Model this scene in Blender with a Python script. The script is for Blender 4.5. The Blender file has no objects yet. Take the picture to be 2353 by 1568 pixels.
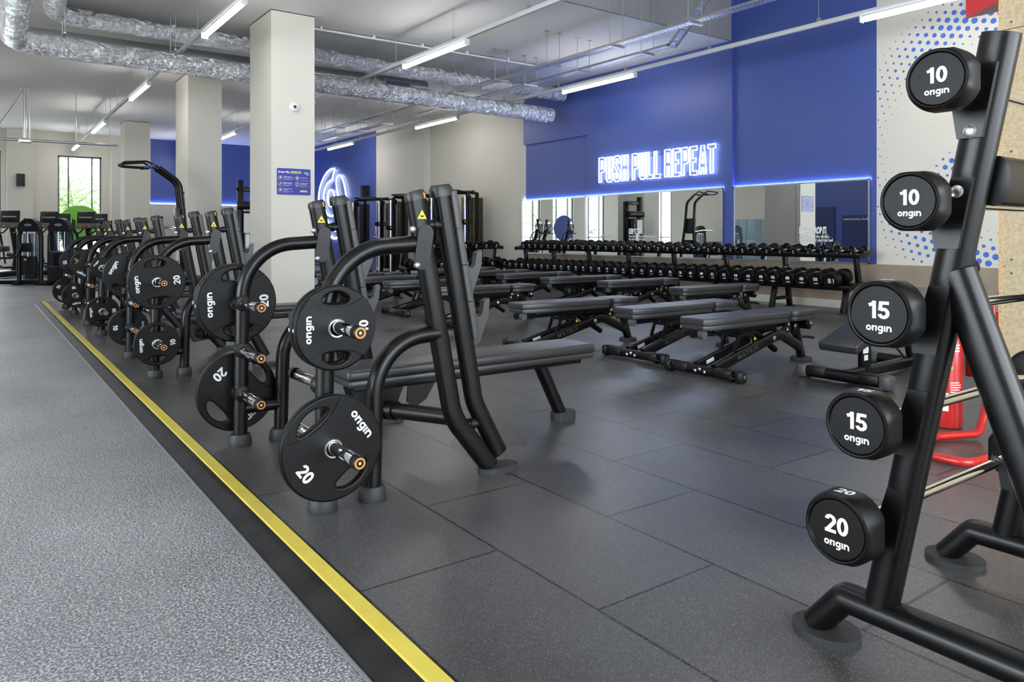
import bpy, bmesh, math, random
from mathutils import Vector, Matrix, Euler
random.seed(7)
R = math.radians
SC = bpy.context.scene
COL = SC.collection
# ---------------------------------------------------------------- camera, world, exposure
cam_d = bpy.data.cameras.new('camera')
cam_d.sensor_width = 36.0
cam_d.lens = 1710.8 / 2353 * 36.0
cam_d.shift_x = 0.0
cam_d.shift_y = -(784 - 541) / 2353
cam_d.clip_start = 0.05
cam_d.clip_end = 300
cam = bpy.data.objects.new('camera', cam_d)
COL.objects.link(cam)
cam.location = (0, 0, 1.07)
cam.rotation_euler = (R(90), 0, -math.atan2(1235.7, 1710.8))
SC.camera = cam
SC.view_settings.view_transform = 'Standard'
SC.view_settings.look = 'None'
SC.view_settings.exposure = 0.0
SC.view_settings.gamma = 1.0
SC.view_settings.use_curve_mapping = False
w = bpy.data.worlds.new('sky')
SC.world = w
w.use_nodes = True
bg = w.node_tree.nodes['Background']
bg.inputs[0].default_value = (0.80, 0.90, 1.0, 1)
bg.inputs[1].default_value = 9.0
SC.cycles.max_bounces = 8
SC.cycles.diffuse_bounces = 4
SC.cycles.glossy_bounces = 5
SC.cycles.transmission_bounces = 8
SC.cycles.transparent_max_bounces = 12
SC.cycles.sample_clamp_indirect = 6
SC.cycles.caustics_reflective = False
SC.cycles.caustics_refractive = False
SC.cycles.use_denoising = True
TUBE = 33.0          # ceiling tube brightness
NEON = 7.0
def daylight(name, loc, rot, sx, sy, power, col=(0.86, 0.93, 1.0)):
    d = bpy.data.lights.new(name, 'AREA')
    d.shape = 'RECTANGLE'; d.size = sx; d.size_y = sy; d.energy = power; d.color = col
    o = bpy.data.objects.new(name, d); COL.objects.link(o)
    o.location = loc; o.rotation_euler = rot
    return o
# fill lamps added inside unseen glazing, left wall and behind camera, for daylight
daylight('daylight_fill_side', (-6.85, 3.0, 1.9), (0, R(-90), 0), 3.0, 7.0, 620)
daylight('daylight_fill_rear', (3.0, -3.85, 2.2), (R(90), 0, 0), 8.0, 3.4, 560)
def portal(name, loc, rot, sx, sy):
    o = daylight(name, loc, rot, sx, sy, 1); o.data.cycles.is_portal = True
for k, xc in enumerate((-4.55, -2.35, -0.15, 2.765)): portal('sky_opening', (xc, 27.7, 1.96), (R(-90), 0, 0), 1.3, 3.3)
portal('sky_opening', (-7.1, 25.6, 1.85), (0, R(-90), 0), 3.1, 1.4)
sun = bpy.data.lights.new('sun', 'SUN'); sun.energy = 6; sun.angle = R(1)
so = bpy.data.objects.new('sun', sun); COL.objects.link(so); so.rotation_euler = (R(50), 0, R(200))

# ---------------------------------------------------------------- materials
def mat(name, col, rough=0.5, metal=0.0, emit=0, spec=0.5, coat=0):
    m = bpy.data.materials.new(name); m.use_nodes = True
    b = m.node_tree.nodes['Principled BSDF']
    b.inputs['Base Color'].default_value = (*col, 1)
    b.inputs['Roughness'].default_value = rough
    b.inputs['Metallic'].default_value = metal
    b.inputs['Specular IOR Level'].default_value = spec
    b.inputs['Coat Weight'].default_value = coat
    if emit:
        b.inputs['Emission Color'].default_value = (*col, 1)
        b.inputs['Emission Strength'].default_value = emit
    return m
def nodes(m):
    t = m.node_tree
    return t.nodes, t.links, t.nodes['Principled BSDF']
def mix_noise(m, c1, c2, scale, lo=0.35, hi=0.65, detail=4, stretch=None):
    n, l, b = nodes(m)
    tc = n.new('ShaderNodeTexCoord'); no = n.new('ShaderNodeTexNoise'); cr = n.new('ShaderNodeValToRGB')
    no.inputs['Scale'].default_value = scale; no.inputs['Detail'].default_value = detail
    src = tc.outputs['Object']
    if stretch:
        mp = n.new('ShaderNodeMapping'); mp.inputs['Scale'].default_value = stretch
        l.new(src, mp.inputs[0]); src = mp.outputs[0]
    l.new(src, no.inputs['Vector'])
    cr.color_ramp.elements[0].position = lo; cr.color_ramp.elements[1].position = hi
    cr.color_ramp.elements[0].color = (*c1, 1); cr.color_ramp.elements[1].color = (*c2, 1)
    l.new(no.outputs[0], cr.inputs[0]); l.new(cr.outputs[0], b.inputs['Base Color'])
    return m
def bump(m, scale, strength, dist=0.01, detail=3):
    n, l, b = nodes(m)
    tc = n.new('ShaderNodeTexCoord'); no = n.new('ShaderNodeTexNoise'); bp = n.new('ShaderNodeBump')
    no.inputs['Scale'].default_value = scale; no.inputs['Detail'].default_value = detail
    bp.inputs['Strength'].default_value = strength; bp.inputs['Distance'].default_value = dist
    l.new(tc.outputs['Object'], no.inputs['Vector']); l.new(no.outputs[0], bp.inputs['Height'])
    l.new(bp.outputs[0], b.inputs['Normal'])
    return m
M = {}
M['black'] = bump(mat('black_powder_coat', (0.0030, 0.0029, 0.0029), 0.32, spec=0.30), 900, 0.06, 0.002)
M['plastic'] = mat('black_plastic', (0.0060, 0.0058, 0.0058), 0.40, spec=0.32)
M['rubber'] = bump(mat('black_urethane', (0.0028, 0.0026, 0.0025), 0.42, spec=0.20), 500, 0.05, 0.002)
M['foot'] = mat('grey_rubber_foot', (0.020, 0.020, 0.021), 0.6)
M['hub'] = mat('plate_hub_steel', (0.36, 0.35, 0.34), 0.3, 1.0)
M['cap'] = mat('dark_grey_cap', (0.014, 0.014, 0.014), 0.45)
M['greyplastic'] = mat('grey_plastic', (0.065, 0.065, 0.065), 0.45)
M['hook'] = mat('grey_hook_plastic', (0.034, 0.034, 0.034), 0.40)
M['pad'] = bump(mat('grey_vinyl', (0.028, 0.028, 0.030), 0.36), 700, 0.08, 0.002)
M['chrome'] = mat('chrome', (0.85, 0.85, 0.86), 0.08, 1.0)
M['steel'] = mat('brushed_steel', (0.62, 0.62, 0.63), 0.3, 1.0)
M['galv'] = mat('galvanised_steel', (0.50, 0.51, 0.52), 0.35, 1.0)
M['spiral'] = mat('spiral_duct_steel', (0.46, 0.49, 0.50), 0.35, 0.8)
M['white'] = mat('white_print', (0.80, 0.80, 0.80), 0.5)
M['dimprint'] = mat('dark_grey_print', (0.05, 0.05, 0.055), 0.4)
M['orange'] = mat('orange_plastic', (0.66, 0.25, 0.025), 0.45)
M['yellow'] = mat('yellow_sticker', (0.85, 0.62, 0.02), 0.4)
M['stripe'] = mix_noise(mat('yellow_nosing', (0.75, 0.60, 0.06), 0.55), (0.54, 0.43, 0.055), (0.61, 0.49, 0.075), 9)
M['ramp'] = mix_noise(mat('black_edge_rubber', (0.015, 0.015, 0.015), 0.55, spec=0.25), (0.007, 0.007, 0.007), (0.018, 0.017, 0.016), 6)
M['bead'] = mat('silicone_bead', (0.13, 0.13, 0.135), 0.4)
M['cream'] = mat('cream_paint', (0.66, 0.63, 0.55), 0.75)
M['ceil'] = mat('ceiling_paint', (0.80, 0.79, 0.745), 0.85)
M['bulkhead'] = mat('grey_bulkhead_shade', (0.27, 0.27, 0.275), 0.8)  # grey puts the shade of the step face into its colour
M['skirt'] = mat('cream_skirting', (0.66, 0.64, 0.56), 0.5)
M['band'] = mix_noise(mat('taupe_band', (0.30, 0.23, 0.17), 0.5), (0.28, 0.22, 0.165), (0.33, 0.26, 0.19), 3)
M['blue'] = mat('blue_paint', (0.050, 0.084, 0.305), 0.42)
M['navy'] = mat('navy_paint', (0.012, 0.022, 0.12), 0.5)
M['mirror'] = mat('mirror_glass', (0.86, 0.89, 0.88), 0.0, 1.0)
M['tube'] = mat('lit_tube', (1.0, 0.98, 0.96), 0.5, emit=TUBE)
M['neon'] = mat('neon_white', (0.80, 0.90, 1.0), 0.5, emit=NEON)
M['led'] = mat('led_blue', (0.30, 0.42, 1.0), 0.5, emit=170)
M['blueglint'] = mat('blue_glint_strip', (0.08, 0.12, 1.0), 0.5, emit=0.3)  # glowing colour for blue reflections in the cable machines
M['fixture'] = mat('light_housing', (0.62, 0.62, 0.62), 0.4)
M['dot'] = mat('blue_dot_print', (0.05, 0.15, 0.58), 0.6)
M['red'] = mat('red_paint', (0.46, 0.016, 0.012), 0.32, coat=0.2)
M['green'] = mat('green_vinyl', (0.20, 0.56, 0.05), 0.6)
M['signblue'] = mat('sign_blue', (0.028, 0.022, 0.30), 0.4)
M['lime'] = mat('lime_print', (0.45, 0.72, 0.12), 0.5)
M['teal'] = mat('teal_print', (0.06, 0.50, 0.50), 0.5)
M['signred'] = mat('sign_red', (0.60, 0.035, 0.045), 0.5)
M['brown'] = mat('sign_brown', (0.14, 0.085, 0.06), 0.6)
M['wood'] = mix_noise(mat('chipboard', (0.45, 0.35, 0.21), 0.7), (0.34, 0.26, 0.15), (0.46, 0.37, 0.235), 60, 0.3, 0.7, 6)
M['woodedge'] = mix_noise(mat('chipboard_edge', (0.50, 0.35, 0.18), 0.8), (0.30, 0.19, 0.08), (0.62, 0.46, 0.27), 140, 0.35, 0.65, 6)
M['whiteplastic'] = mat('white_plastic', (0.75, 0.75, 0.74), 0.4)
M['darkglass'] = mat('dark_lens', (0.01, 0.01, 0.012), 0.08)
M['screen'] = mat('screen_glass', (0.02, 0.022, 0.025), 0.15)
M['frame'] = mat('window_frame', (0.12, 0.125, 0.13), 0.4)
M['locker'] = mat('locker_blue', (0.30, 0.42, 0.50), 0.5)
M['leaf'] = mix_noise(mat('leaf', (0.20, 0.34, 0.10), 0.6), (0.26, 0.42, 0.14), (0.50, 0.62, 0.34), 2)
M['bark'] = mat('bark', (0.32, 0.28, 0.22), 0.9)
M['paving'] = mat('paving', (0.5, 0.5, 0.48), 0.9)
M['foam'] = mat('pink_paper', (0.72, 0.50, 0.42), 0.7)
def smoked(name, col, t):
    m = bpy.data.materials.new(name); m.use_nodes = True
    n, l, b = nodes(m)
    out = n['Material Output']; tr = n.new('ShaderNodeBsdfTransparent'); mx = n.new('ShaderNodeMixShader')
    b.inputs['Base Color'].default_value = (*col, 1); b.inputs['Roughness'].default_value = 0.06
    tr.inputs[0].default_value = (*[min(1, c * 6 + 0.66) for c in col], 1)
    mx.inputs[0].default_value = t
    l.new(b.outputs[0], mx.inputs[1]); l.new(tr.outputs[0], mx.inputs[2]); l.new(mx.outputs[0], out.inputs[0])
    return m
M['smoke'] = smoked('smoked_acrylic', (0.022, 0.018, 0.012), 0.70)
M['tint'] = smoked('blue_tinted_acrylic', (0.05, 0.10, 0.20), 0.55)
M['glass'] = smoked('window_glass', (0.10, 0.12, 0.12), 0.90)
# foil insulation
m = mat('foil_wrap', (0.92, 0.92, 0.94), 0.13, 1.0); M['foil'] = m
n, l, b = nodes(m)
tc = n.new('ShaderNodeTexCoord'); mp = n.new('ShaderNodeMapping'); mp.inputs['Scale'].default_value = (1.0, 0.6, 0.6)
no = n.new('ShaderNodeTexNoise'); no.inputs['Scale'].default_value = 13; no.inputs['Detail'].default_value = 7; no.inputs['Roughness'].default_value = 0.6; no.inputs['Distortion'].default_value = 1.2
bp = n.new('ShaderNodeBump'); bp.inputs['Strength'].default_value = 1.0; bp.inputs['Distance'].default_value = 0.085
l.new(tc.outputs['Object'], mp.inputs[0]); l.new(mp.outputs[0], no.inputs['Vector']); l.new(no.outputs[0], bp.inputs['Height']); l.new(bp.outputs[0], b.inputs['Normal'])
# rubber tile floor
m = mat('rubber_tile', (0.05, 0.05, 0.052), 0.42, spec=0.6); M['tile'] = m
n, l, b = nodes(m)
tc = n.new('ShaderNodeTexCoord'); sx = n.new('ShaderNodeSeparateXYZ'); cx = n.new('ShaderNodeCombineXYZ')
ax = n.new('ShaderNodeMath'); ay = n.new('ShaderNodeMath')
ax.inputs[1].default_value = -1.58 + 0.5 + 40; ay.inputs[1].default_value = -1.443 + 0.506 * 40
l.new(tc.outputs['Object'], sx.inputs[0]); l.new(sx.outputs[1], ax.inputs[0]); l.new(sx.outputs[0], ay.inputs[0])
l.new(ax.outputs[0], cx.inputs[0]); l.new(ay.outputs[0], cx.inputs[1])
br = n.new('ShaderNodeTexBrick')
br.inputs['Scale'].default_value = 1; br.inputs['Brick Width'].default_value = 1.0; br.inputs['Row Height'].default_value = 0.506
br.inputs['Mortar Size'].default_value = 0.0055; br.inputs['Mortar Smooth'].default_value = 0.3; br.inputs['Bias'].default_value = 0
br.inputs['Color1'].default_value = (0.046, 0.045, 0.045, 1); br.inputs['Color2'].default_value = (0.058, 0.057, 0.057, 1); br.inputs['Mortar'].default_value = (0.004, 0.004, 0.004, 1)
l.new(cx.outputs[0], br.inputs['Vector'])
vo = n.new('ShaderNodeTexVoronoi'); vo.inputs['Scale'].default_value = 215
l.new(tc.outputs['Object'], vo.inputs['Vector'])
th = n.new('ShaderNodeMath'); th.operation = 'LESS_THAN'; th.inputs[1].default_value = 0.30
l.new(vo.outputs['Distance'], th.inputs[0])
sc = n.new('ShaderNodeSeparateColor'); l.new(vo.outputs['Color'], sc.inputs[0])
t2 = n.new('ShaderNodeMath'); t2.operation = 'GREATER_THAN'; t2.inputs[1].default_value = 0.38
l.new(sc.outputs[0], t2.inputs[0])
mu = n.new('ShaderNodeMath'); mu.operation = 'MULTIPLY'; l.new(th.outputs[0], mu.inputs[0]); l.new(t2.outputs[0], mu.inputs[1])
mu2 = n.new('ShaderNodeMath'); mu2.operation = 'MULTIPLY'; l.new(mu.outputs[0], mu2.inputs[0]); mu2.inputs[1].default_value = 0.7
mx = n.new('ShaderNodeMix'); mx.data_type = 'RGBA'
l.new(mu2.outputs[0], mx.inputs[0]); l.new(br.outputs['Color'], mx.inputs[6]); mx.inputs[7].default_value = (0.26, 0.26, 0.25, 1)
nz = n.new('ShaderNodeTexNoise'); nz.inputs['Scale'].default_value = 1.1; nz.inputs['Detail'].default_value = 2.5; l.new(tc.outputs['Object'], nz.inputs['Vector'])
mr = n.new('ShaderNodeMapRange'); mr.inputs[1].default_value = 0.3; mr.inputs[2].default_value = 0.7; mr.inputs[3].default_value = 0.72; mr.inputs[4].default_value = 1.3
l.new(nz.outputs[0], mr.inputs[0])
m3 = n.new('ShaderNodeMix'); m3.data_type = 'RGBA'; m3.blend_type = 'MULTIPLY'; m3.inputs[0].default_value = 1
l.new(mx.outputs[2], m3.inputs[6]); l.new(mr.outputs[0], m3.inputs[7]); l.new(m3.outputs[2], b.inputs['Base Color'])
m4 = n.new('ShaderNodeMapRange'); m4.inputs[1].default_value = 0.3; m4.inputs[2].default_value = 0.7; m4.inputs[3].default_value = 0.27; m4.inputs[4].default_value = 0.42
l.new(nz.outputs[0], m4.inputs[0]); l.new(m4.outputs[0], b.inputs['Roughness'])
bp = n.new('ShaderNodeBump'); bp.inputs['Strength'].default_value = 0.8; bp.inputs['Distance'].default_value = 0.004; bp.invert = True
l.new(br.outputs['Fac'], bp.inputs['Height']); l.new(bp.outputs[0], b.inputs['Normal'])
# speckled walkway floor
m = mat('speckled_vinyl', (0.25, 0.25, 0.26), 0.45); M['walk'] = m
n, l, b = nodes(m)
tc = n.new('ShaderNodeTexCoord')
no = n.new('ShaderNodeTexNoise'); no.inputs['Scale'].default_value = 135; no.inputs['Detail'].default_value = 1.5; no.inputs['Roughness'].default_value = 0.7
cr = n.new('ShaderNodeValToRGB'); e = cr.color_ramp.elements
e[0].position = 0.36; e[0].color = (0.085, 0.085, 0.092, 1); e[1].position = 0.66; e[1].color = (0.50, 0.50, 0.50, 1)
k = e.new(0.5); k.color = (0.19, 0.19, 0.20, 1)
n2 = n.new('ShaderNodeTexNoise'); n2.inputs['Scale'].default_value = 0.9; n2.inputs['Detail'].default_value = 4
mr = n.new('ShaderNodeMapRange'); mr.inputs[1].default_value = 0.3; mr.inputs[2].default_value = 0.7; mr.inputs[3].default_value = 0.75; mr.inputs[4].default_value = 1.2
m3 = n.new('ShaderNodeMix'); m3.data_type = 'RGBA'; m3.blend_type = 'MULTIPLY'; m3.inputs[0].default_value = 1
l.new(tc.outputs['Object'], no.inputs['Vector']); l.new(tc.outputs['Object'], n2.inputs['Vector']); l.new(no.outputs[0], cr.inputs[0]); l.new(n2.outputs[0], mr.inputs[0])
l.new(cr.outputs[0], m3.inputs[6]); l.new(mr.outputs[0], m3.inputs[7]); l.new(m3.outputs[2], b.inputs['Base Color'])

# ---------------------------------------------------------------- mesh helpers
V = Vector
class MB:
    def __init__(s): s.v = []; s.f = []; s.m = []
    def add(s, vs, fs, mi=0):
        k = len(s.v); s.v += [tuple(p) for p in vs]
        for f in fs: s.f.append(tuple(i + k for i in f)); s.m.append(mi)
        return s
    def box(s, c, d, b=0.0, mi=0, rot=None, seg=2):
        if b <= 0:
            hx, hy, hz = d[0] / 2, d[1] / 2, d[2] / 2
            vs = [V((x * hx, y * hy, z * hz)) for x in (-1, 1) for y in (-1, 1) for z in (-1, 1)]
            fs = [(0, 1, 3, 2), (4, 6, 7, 5), (0, 4, 5, 1), (2, 3, 7, 6), (0, 2, 6, 4), (1, 5, 7, 3)]
        else:
            bm = bmesh.new(); bmesh.ops.create_cube(bm, size=1)
            for v in bm.verts: v.co = V((v.co.x * d[0], v.co.y * d[1], v.co.z * d[2]))
            bmesh.ops.bevel(bm, geom=list(bm.edges), offset=min(b, min(d) * 0.49), segments=seg, affect='EDGES', profile=0.5)
            bm.verts.index_update()
            vs = [v.co.copy() for v in bm.verts]; fs = [[v.index for v in f.verts] for f in bm.faces]; bm.free()
        if rot is not None:
            q = rot if isinstance(rot, Matrix) else Euler(rot).to_matrix()
            vs = [q @ v for v in vs]
        c = V(c)
        return s.add([v + c for v in vs], fs, mi)
    def ring(s, p, a, b, ra, rb, n, sq=1.0, ph=0):
        o = []
        for i in range(n):
            t = 2 * math.pi * i / n + ph; ct, st = math.cos(t), math.sin(t)
            if sq != 1.0:
                ct = math.copysign(abs(ct) ** sq, ct); st = math.copysign(abs(st) ** sq, st)
            o.append(p + a * (ra * ct) + b * (rb * st))
        return o
    def tube(s, pts, r, n=12, mi=0, rb=None, up=None, sq=1.0, caps=True, closed=False, radii=None):
        pts = [V(p) for p in pts]; rb = r if rb is None else rb
        N = len(pts)
        def tan(i):
            if closed: return (pts[(i + 1) % N] - pts[i - 1]).normalized()
            a = pts[max(i - 1, 0)]; c = pts[min(i + 1, N - 1)]
            if 0 < i < N - 1: return ((pts[i] - a).normalized() + (c - pts[i]).normalized()).normalized()
            return (c - a).normalized()
        t0 = tan(0)
        u = V(up) if up else (V((0, 0, 1)) if abs(t0.z) < 0.9 else V((1, 0, 0)))
        rings = []; k0 = len(s.v)
        for i, p in enumerate(pts):
            t = tan(i); a = u - t * u.dot(t)
            if a.length < 1e-5: a = t.orthogonal()
            a.normalize(); b = t.cross(a); u = a if up is None else V(up)
            f = radii[i] if radii else 1.0
            rings.append(s.ring(p, a, b, r * f, rb * f, n, sq))
        vs = [v for g in rings for v in g]
        fs = []
        for i in range(N if closed else N - 1):
            j = (i + 1) % N
            for q in range(n):
                q2 = (q + 1) % n
                fs.append((i * n + q, i * n + q2, j * n + q2, j * n + q))
        if caps and not closed:
            fs.append(tuple(range(n - 1, -1, -1))); fs.append(tuple((N - 1) * n + q for q in range(n)))
        return s.add(vs, fs, mi)
    def cyl(s, p0, p1, r, r2=None, n=16, mi=0):
        r2 = r if r2 is None else r2
        return s.tube([p0, p1], 1, n, mi, radii=[r, r2])
    def lathe(s, prof, o=(0, 0, 0), ax=(0, 0, 1), n=24, mi=0, fn=None):
        """prof: (along axis, radius); fn(theta) scales the radius"""
        ax = V(ax).normalized(); o = V(o)
        a = ax.orthogonal().normalized()
        if abs(ax.x) > 0.9: a = V((0, 0, 1))
        elif abs(ax.y) > 0.9: a = V((0, 0, 1))
        b = ax.cross(a)
        vs = []; fs = []; idx = []
        for (h, r) in prof:
            if r <= 1e-6: idx.append([len(vs)]); vs.append(o + ax * h)
            else:
                g = []
                for i in range(n):
                    t = 2 * math.pi * i / n; k = fn(t) if fn else 1
                    g.append(len(vs)); vs.append(o + ax * h + (a * math.cos(t) + b * math.sin(t)) * (r * k))
                idx.append(g)
        for g, h in zip(idx, idx[1:]):
            for i in range(n):
                j = (i + 1) % n
                if len(g) == 1 and len(h) == 1: break
                if len(g) == 1: fs.append((g[0], h[j], h[i]))
                elif len(h) == 1: fs.append((g[i], g[j], h[0]))
                else: fs.append((g[i], g[j], h[j], h[i]))
        return s.add(vs, fs, mi)
    def prism(s, poly, o, ax, ay, h, mi=0):
        o = V(o); ax = V(ax); ay = V(ay); az = ax.cross(ay).normalized(); n = len(poly)
        vs = [o + ax * x + ay * y for x, y in poly] + [o + ax * x + ay * y + az * h for x, y in poly]
        fs = [tuple(range(n - 1, -1, -1)), tuple(range(n, 2 * n))] + [(i, (i + 1) % n, n + (i + 1) % n, n + i) for i in range(n)]
        return s.add(vs, fs, mi)
    def geo(s, g, o, ax, ay, size, mi=0):
        """flat cached geometry (text) laid on a surface"""
        o = V(o); ax = V(ax); ay = V(ay)
        sx, sy = size if isinstance(size, tuple) else (size, size)
        az = ax.cross(ay).normalized()
        return s.add([o + ax * (x * sx) + ay * (y * sy) + az * (z * sy) for x, y, z in g[0]], g[1], mi)
    def solid(s, g, o, ax, ay, mi=0):
        o = V(o); ax = V(ax); ay = V(ay); az = ax.cross(ay).normalized()
        return s.add([o + ax * x + ay * y + az * z for x, y, z in g[0]], g[1], mi)
    def mesh(s, name, mats, ang=38):
        me = bpy.data.meshes.new(name); me.from_pydata(s.v, [], s.f)
        for q in (mats if isinstance(mats, (list, tuple)) else [mats]): me.materials.append(M[q] if isinstance(q, str) else q)
        me.polygons.foreach_set('material_index', s.m)
        me.polygons.foreach_set('use_smooth', [True] * len(s.f))
        me.validate(); me.update()
        me.set_sharp_from_angle(angle=R(ang))
        return me
    def build(s, name, mats, parent=None, loc=(0, 0, 0), rot=(0, 0, 0), ang=38):
        return put(name, s.mesh(name, mats, ang), parent, loc, rot)
def put(name, me, parent=None, loc=(0, 0, 0), rot=(0, 0, 0)):
    o = bpy.data.objects.new(name, me); COL.objects.link(o)
    o.parent = parent; o.location = loc; o.rotation_euler = rot
    return o
def tag(o, label=None, cat=None, group=None, kind=None):
    if label: o['label'] = label
    if cat: o['category'] = cat
    if group: o['group'] = group
    if kind: o['kind'] = kind
    return o
def thing(name, label, cat, loc=(0, 0, 0), rot=(0, 0, 0), group=None):
    o = bpy.data.objects.new(name, None); COL.objects.link(o)
    o.location = loc; o.rotation_euler = rot; o.empty_display_size = 0.1
    return tag(o, label, cat, group)
def struct(o, label=None):
    o['kind'] = 'structure'
    if label: o['label'] = label
    return o
def copy_tree(o, parent=None):
    c = o.copy(); COL.objects.link(c); c.parent = parent
    for ch in list(o.children): copy_tree(ch, c)
    return c
def fillet(pts, rad, seg=7):
    pts = [V(p) for p in pts]; out = [pts[0]]
    rads = rad if isinstance(rad, (list, tuple)) else [rad] * (len(pts) - 2)
    for i in range(1, len(pts) - 1):
        p = pts[i]; a = (pts[i - 1] - p); c = (pts[i + 1] - p)
        la, lc = a.length, c.length; a.normalize(); c.normalize()
        ang = a.angle(c)
        if ang > math.pi - 0.02: out.append(p); continue
        d = min(rads[i - 1] / math.tan(ang / 2), la * 0.49 if i > 1 else la * 0.95, lc * 0.49 if i < len(pts) - 2 else lc * 0.95)
        r = d * math.tan(ang / 2)
        cen = p + (a + c).normalized() * (r / math.sin(ang / 2))
        s0 = (p + a * d) - cen; s1 = (p + c * d) - cen
        q = s0.rotation_difference(s1); axis, tot = q.to_axis_angle()
        for k in range(seg + 1):
            out.append(cen + Matrix.Rotation(tot * k / seg, 3, axis) @ s0)
    out.append(pts[-1])
    return out
def arcpts(c, r, a0, a1, n):
    return [(c[0] + r * math.cos(R(a0 + (a1 - a0) * i / n)), c[1] + r * math.sin(R(a0 + (a1 - a0) * i / n))) for i in range(n + 1)]
_tc = {}
def text(body, bold=0.0, space=1.0, align='CENTER'):
    k = (body, bold, space, align)
    if k not in _tc:
        cu = bpy.data.curves.new('lettering', 'FONT'); cu.body = body; cu.size = 1; cu.offset = bold; cu.space_character = space
        cu.align_x = align; cu.align_y = 'CENTER' if align == 'CENTER' else 'TOP_BASELINE'; cu.resolution_u = 3
        ob = bpy.data.objects.new('lettering', cu); COL.objects.link(ob)
        dg = bpy.context.evaluated_depsgraph_get()
        me = bpy.data.meshes.new_from_object(ob.evaluated_get(dg))
        _tc[k] = ([tuple(v.co) for v in me.vertices], [tuple(p.vertices) for p in me.polygons])
        bpy.data.objects.remove(ob); bpy.data.curves.remove(cu); bpy.data.meshes.remove(me)
    return _tc[k]
def text_outline(body, space=1.0):
    cu = bpy.data.curves.new('lettering', 'FONT'); cu.body = body; cu.size = 1; cu.space_character = space
    cu.align_x = 'LEFT'; cu.fill_mode = 'NONE'; cu.resolution_u = 4
    ob = bpy.data.objects.new('lettering', cu); COL.objects.link(ob)
    me = bpy.data.meshes.new_from_object(ob.evaluated_get(bpy.context.evaluated_depsgraph_get()))
    adj = {}
    for e in me.edges:
        a, b = e.vertices; adj.setdefault(a, []).append(b); adj.setdefault(b, []).append(a)
    co = [v.co.copy() for v in me.vertices]; seen = set(); loops = []
    for s0 in adj:
        if s0 in seen: continue
        lp = [s0]; seen.add(s0); cur = s0
        while True:
            nx = [q for q in adj[cur] if q not in seen]
            if not nx: break
            cur = nx[0]; seen.add(cur); lp.append(cur)
        if len(lp) > 3: loops.append([co[i] for i in lp])
    bpy.data.objects.remove(ob); bpy.data.curves.remove(cu); bpy.data.meshes.remove(me)
    return loops
def curve_solid(polys, half, bev=0.0, seg=2):
    cu = bpy.data.curves.new('outline', 'CURVE'); cu.dimensions = '2D'; cu.fill_mode = 'BOTH'
    cu.extrude = half; cu.bevel_depth = bev; cu.bevel_resolution = seg; cu.offset = -bev
    for p in polys:
        sp = cu.splines.new('POLY'); sp.points.add(len(p) - 1); sp.use_cyclic_u = True
        for q, (x, y) in zip(sp.points, p): q.co = (x, y, 0, 1)
    ob = bpy.data.objects.new('outline', cu); COL.objects.link(ob)
    me = bpy.data.meshes.new_from_object(ob.evaluated_get(bpy.context.evaluated_depsgraph_get()))
    g = ([tuple(v.co) for v in me.vertices], [tuple(p.vertices) for p in me.polygons])
    bpy.data.objects.remove(ob); bpy.data.curves.remove(cu); bpy.data.meshes.remove(me)
    return g
def stroke(pts, w, closed=False):
    P = [V((x, y)) for x, y in pts]; n = len(P); vs = []; fs = []
    for i, p in enumerate(P):
        a = P[i - 1] if (i > 0 or closed) else p; c = P[(i + 1) % n] if (i < n - 1 or closed) else p
        d0 = (p - a).normalized() if (p - a).length > 1e-6 else None; d1 = (c - p).normalized() if (c - p).length > 1e-6 else None
        d = ((d0 or d1) + (d1 or d0)).normalized(); nn = V((-d.y, d.x)); k = 1 / max(0.6, nn.dot(V((-(d1 or d0).y, (d1 or d0).x))))
        vs += [(p.x + nn.x * w / 2 * k, p.y + nn.y * w / 2 * k, 0), (p.x - nn.x * w / 2 * k, p.y - nn.y * w / 2 * k, 0)]
    for i in range(n if closed else n - 1):
        j = (i + 1) % n; fs.append((2 * i, 2 * i + 1, 2 * j + 1, 2 * j))
    return vs, fs
def ell(cx_, cy_, rx, ry, a0=0, a1=360, n=22): return [(cx_ + rx * math.cos(R(a0 + (a1 - a0) * i / n)), cy_ + ry * math.sin(R(a0 + (a1 - a0) * i / n))) for i in range(n + (0 if abs(a1 - a0) == 360 else 1))]
_w = 0.185; _h = _w / 2
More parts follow.
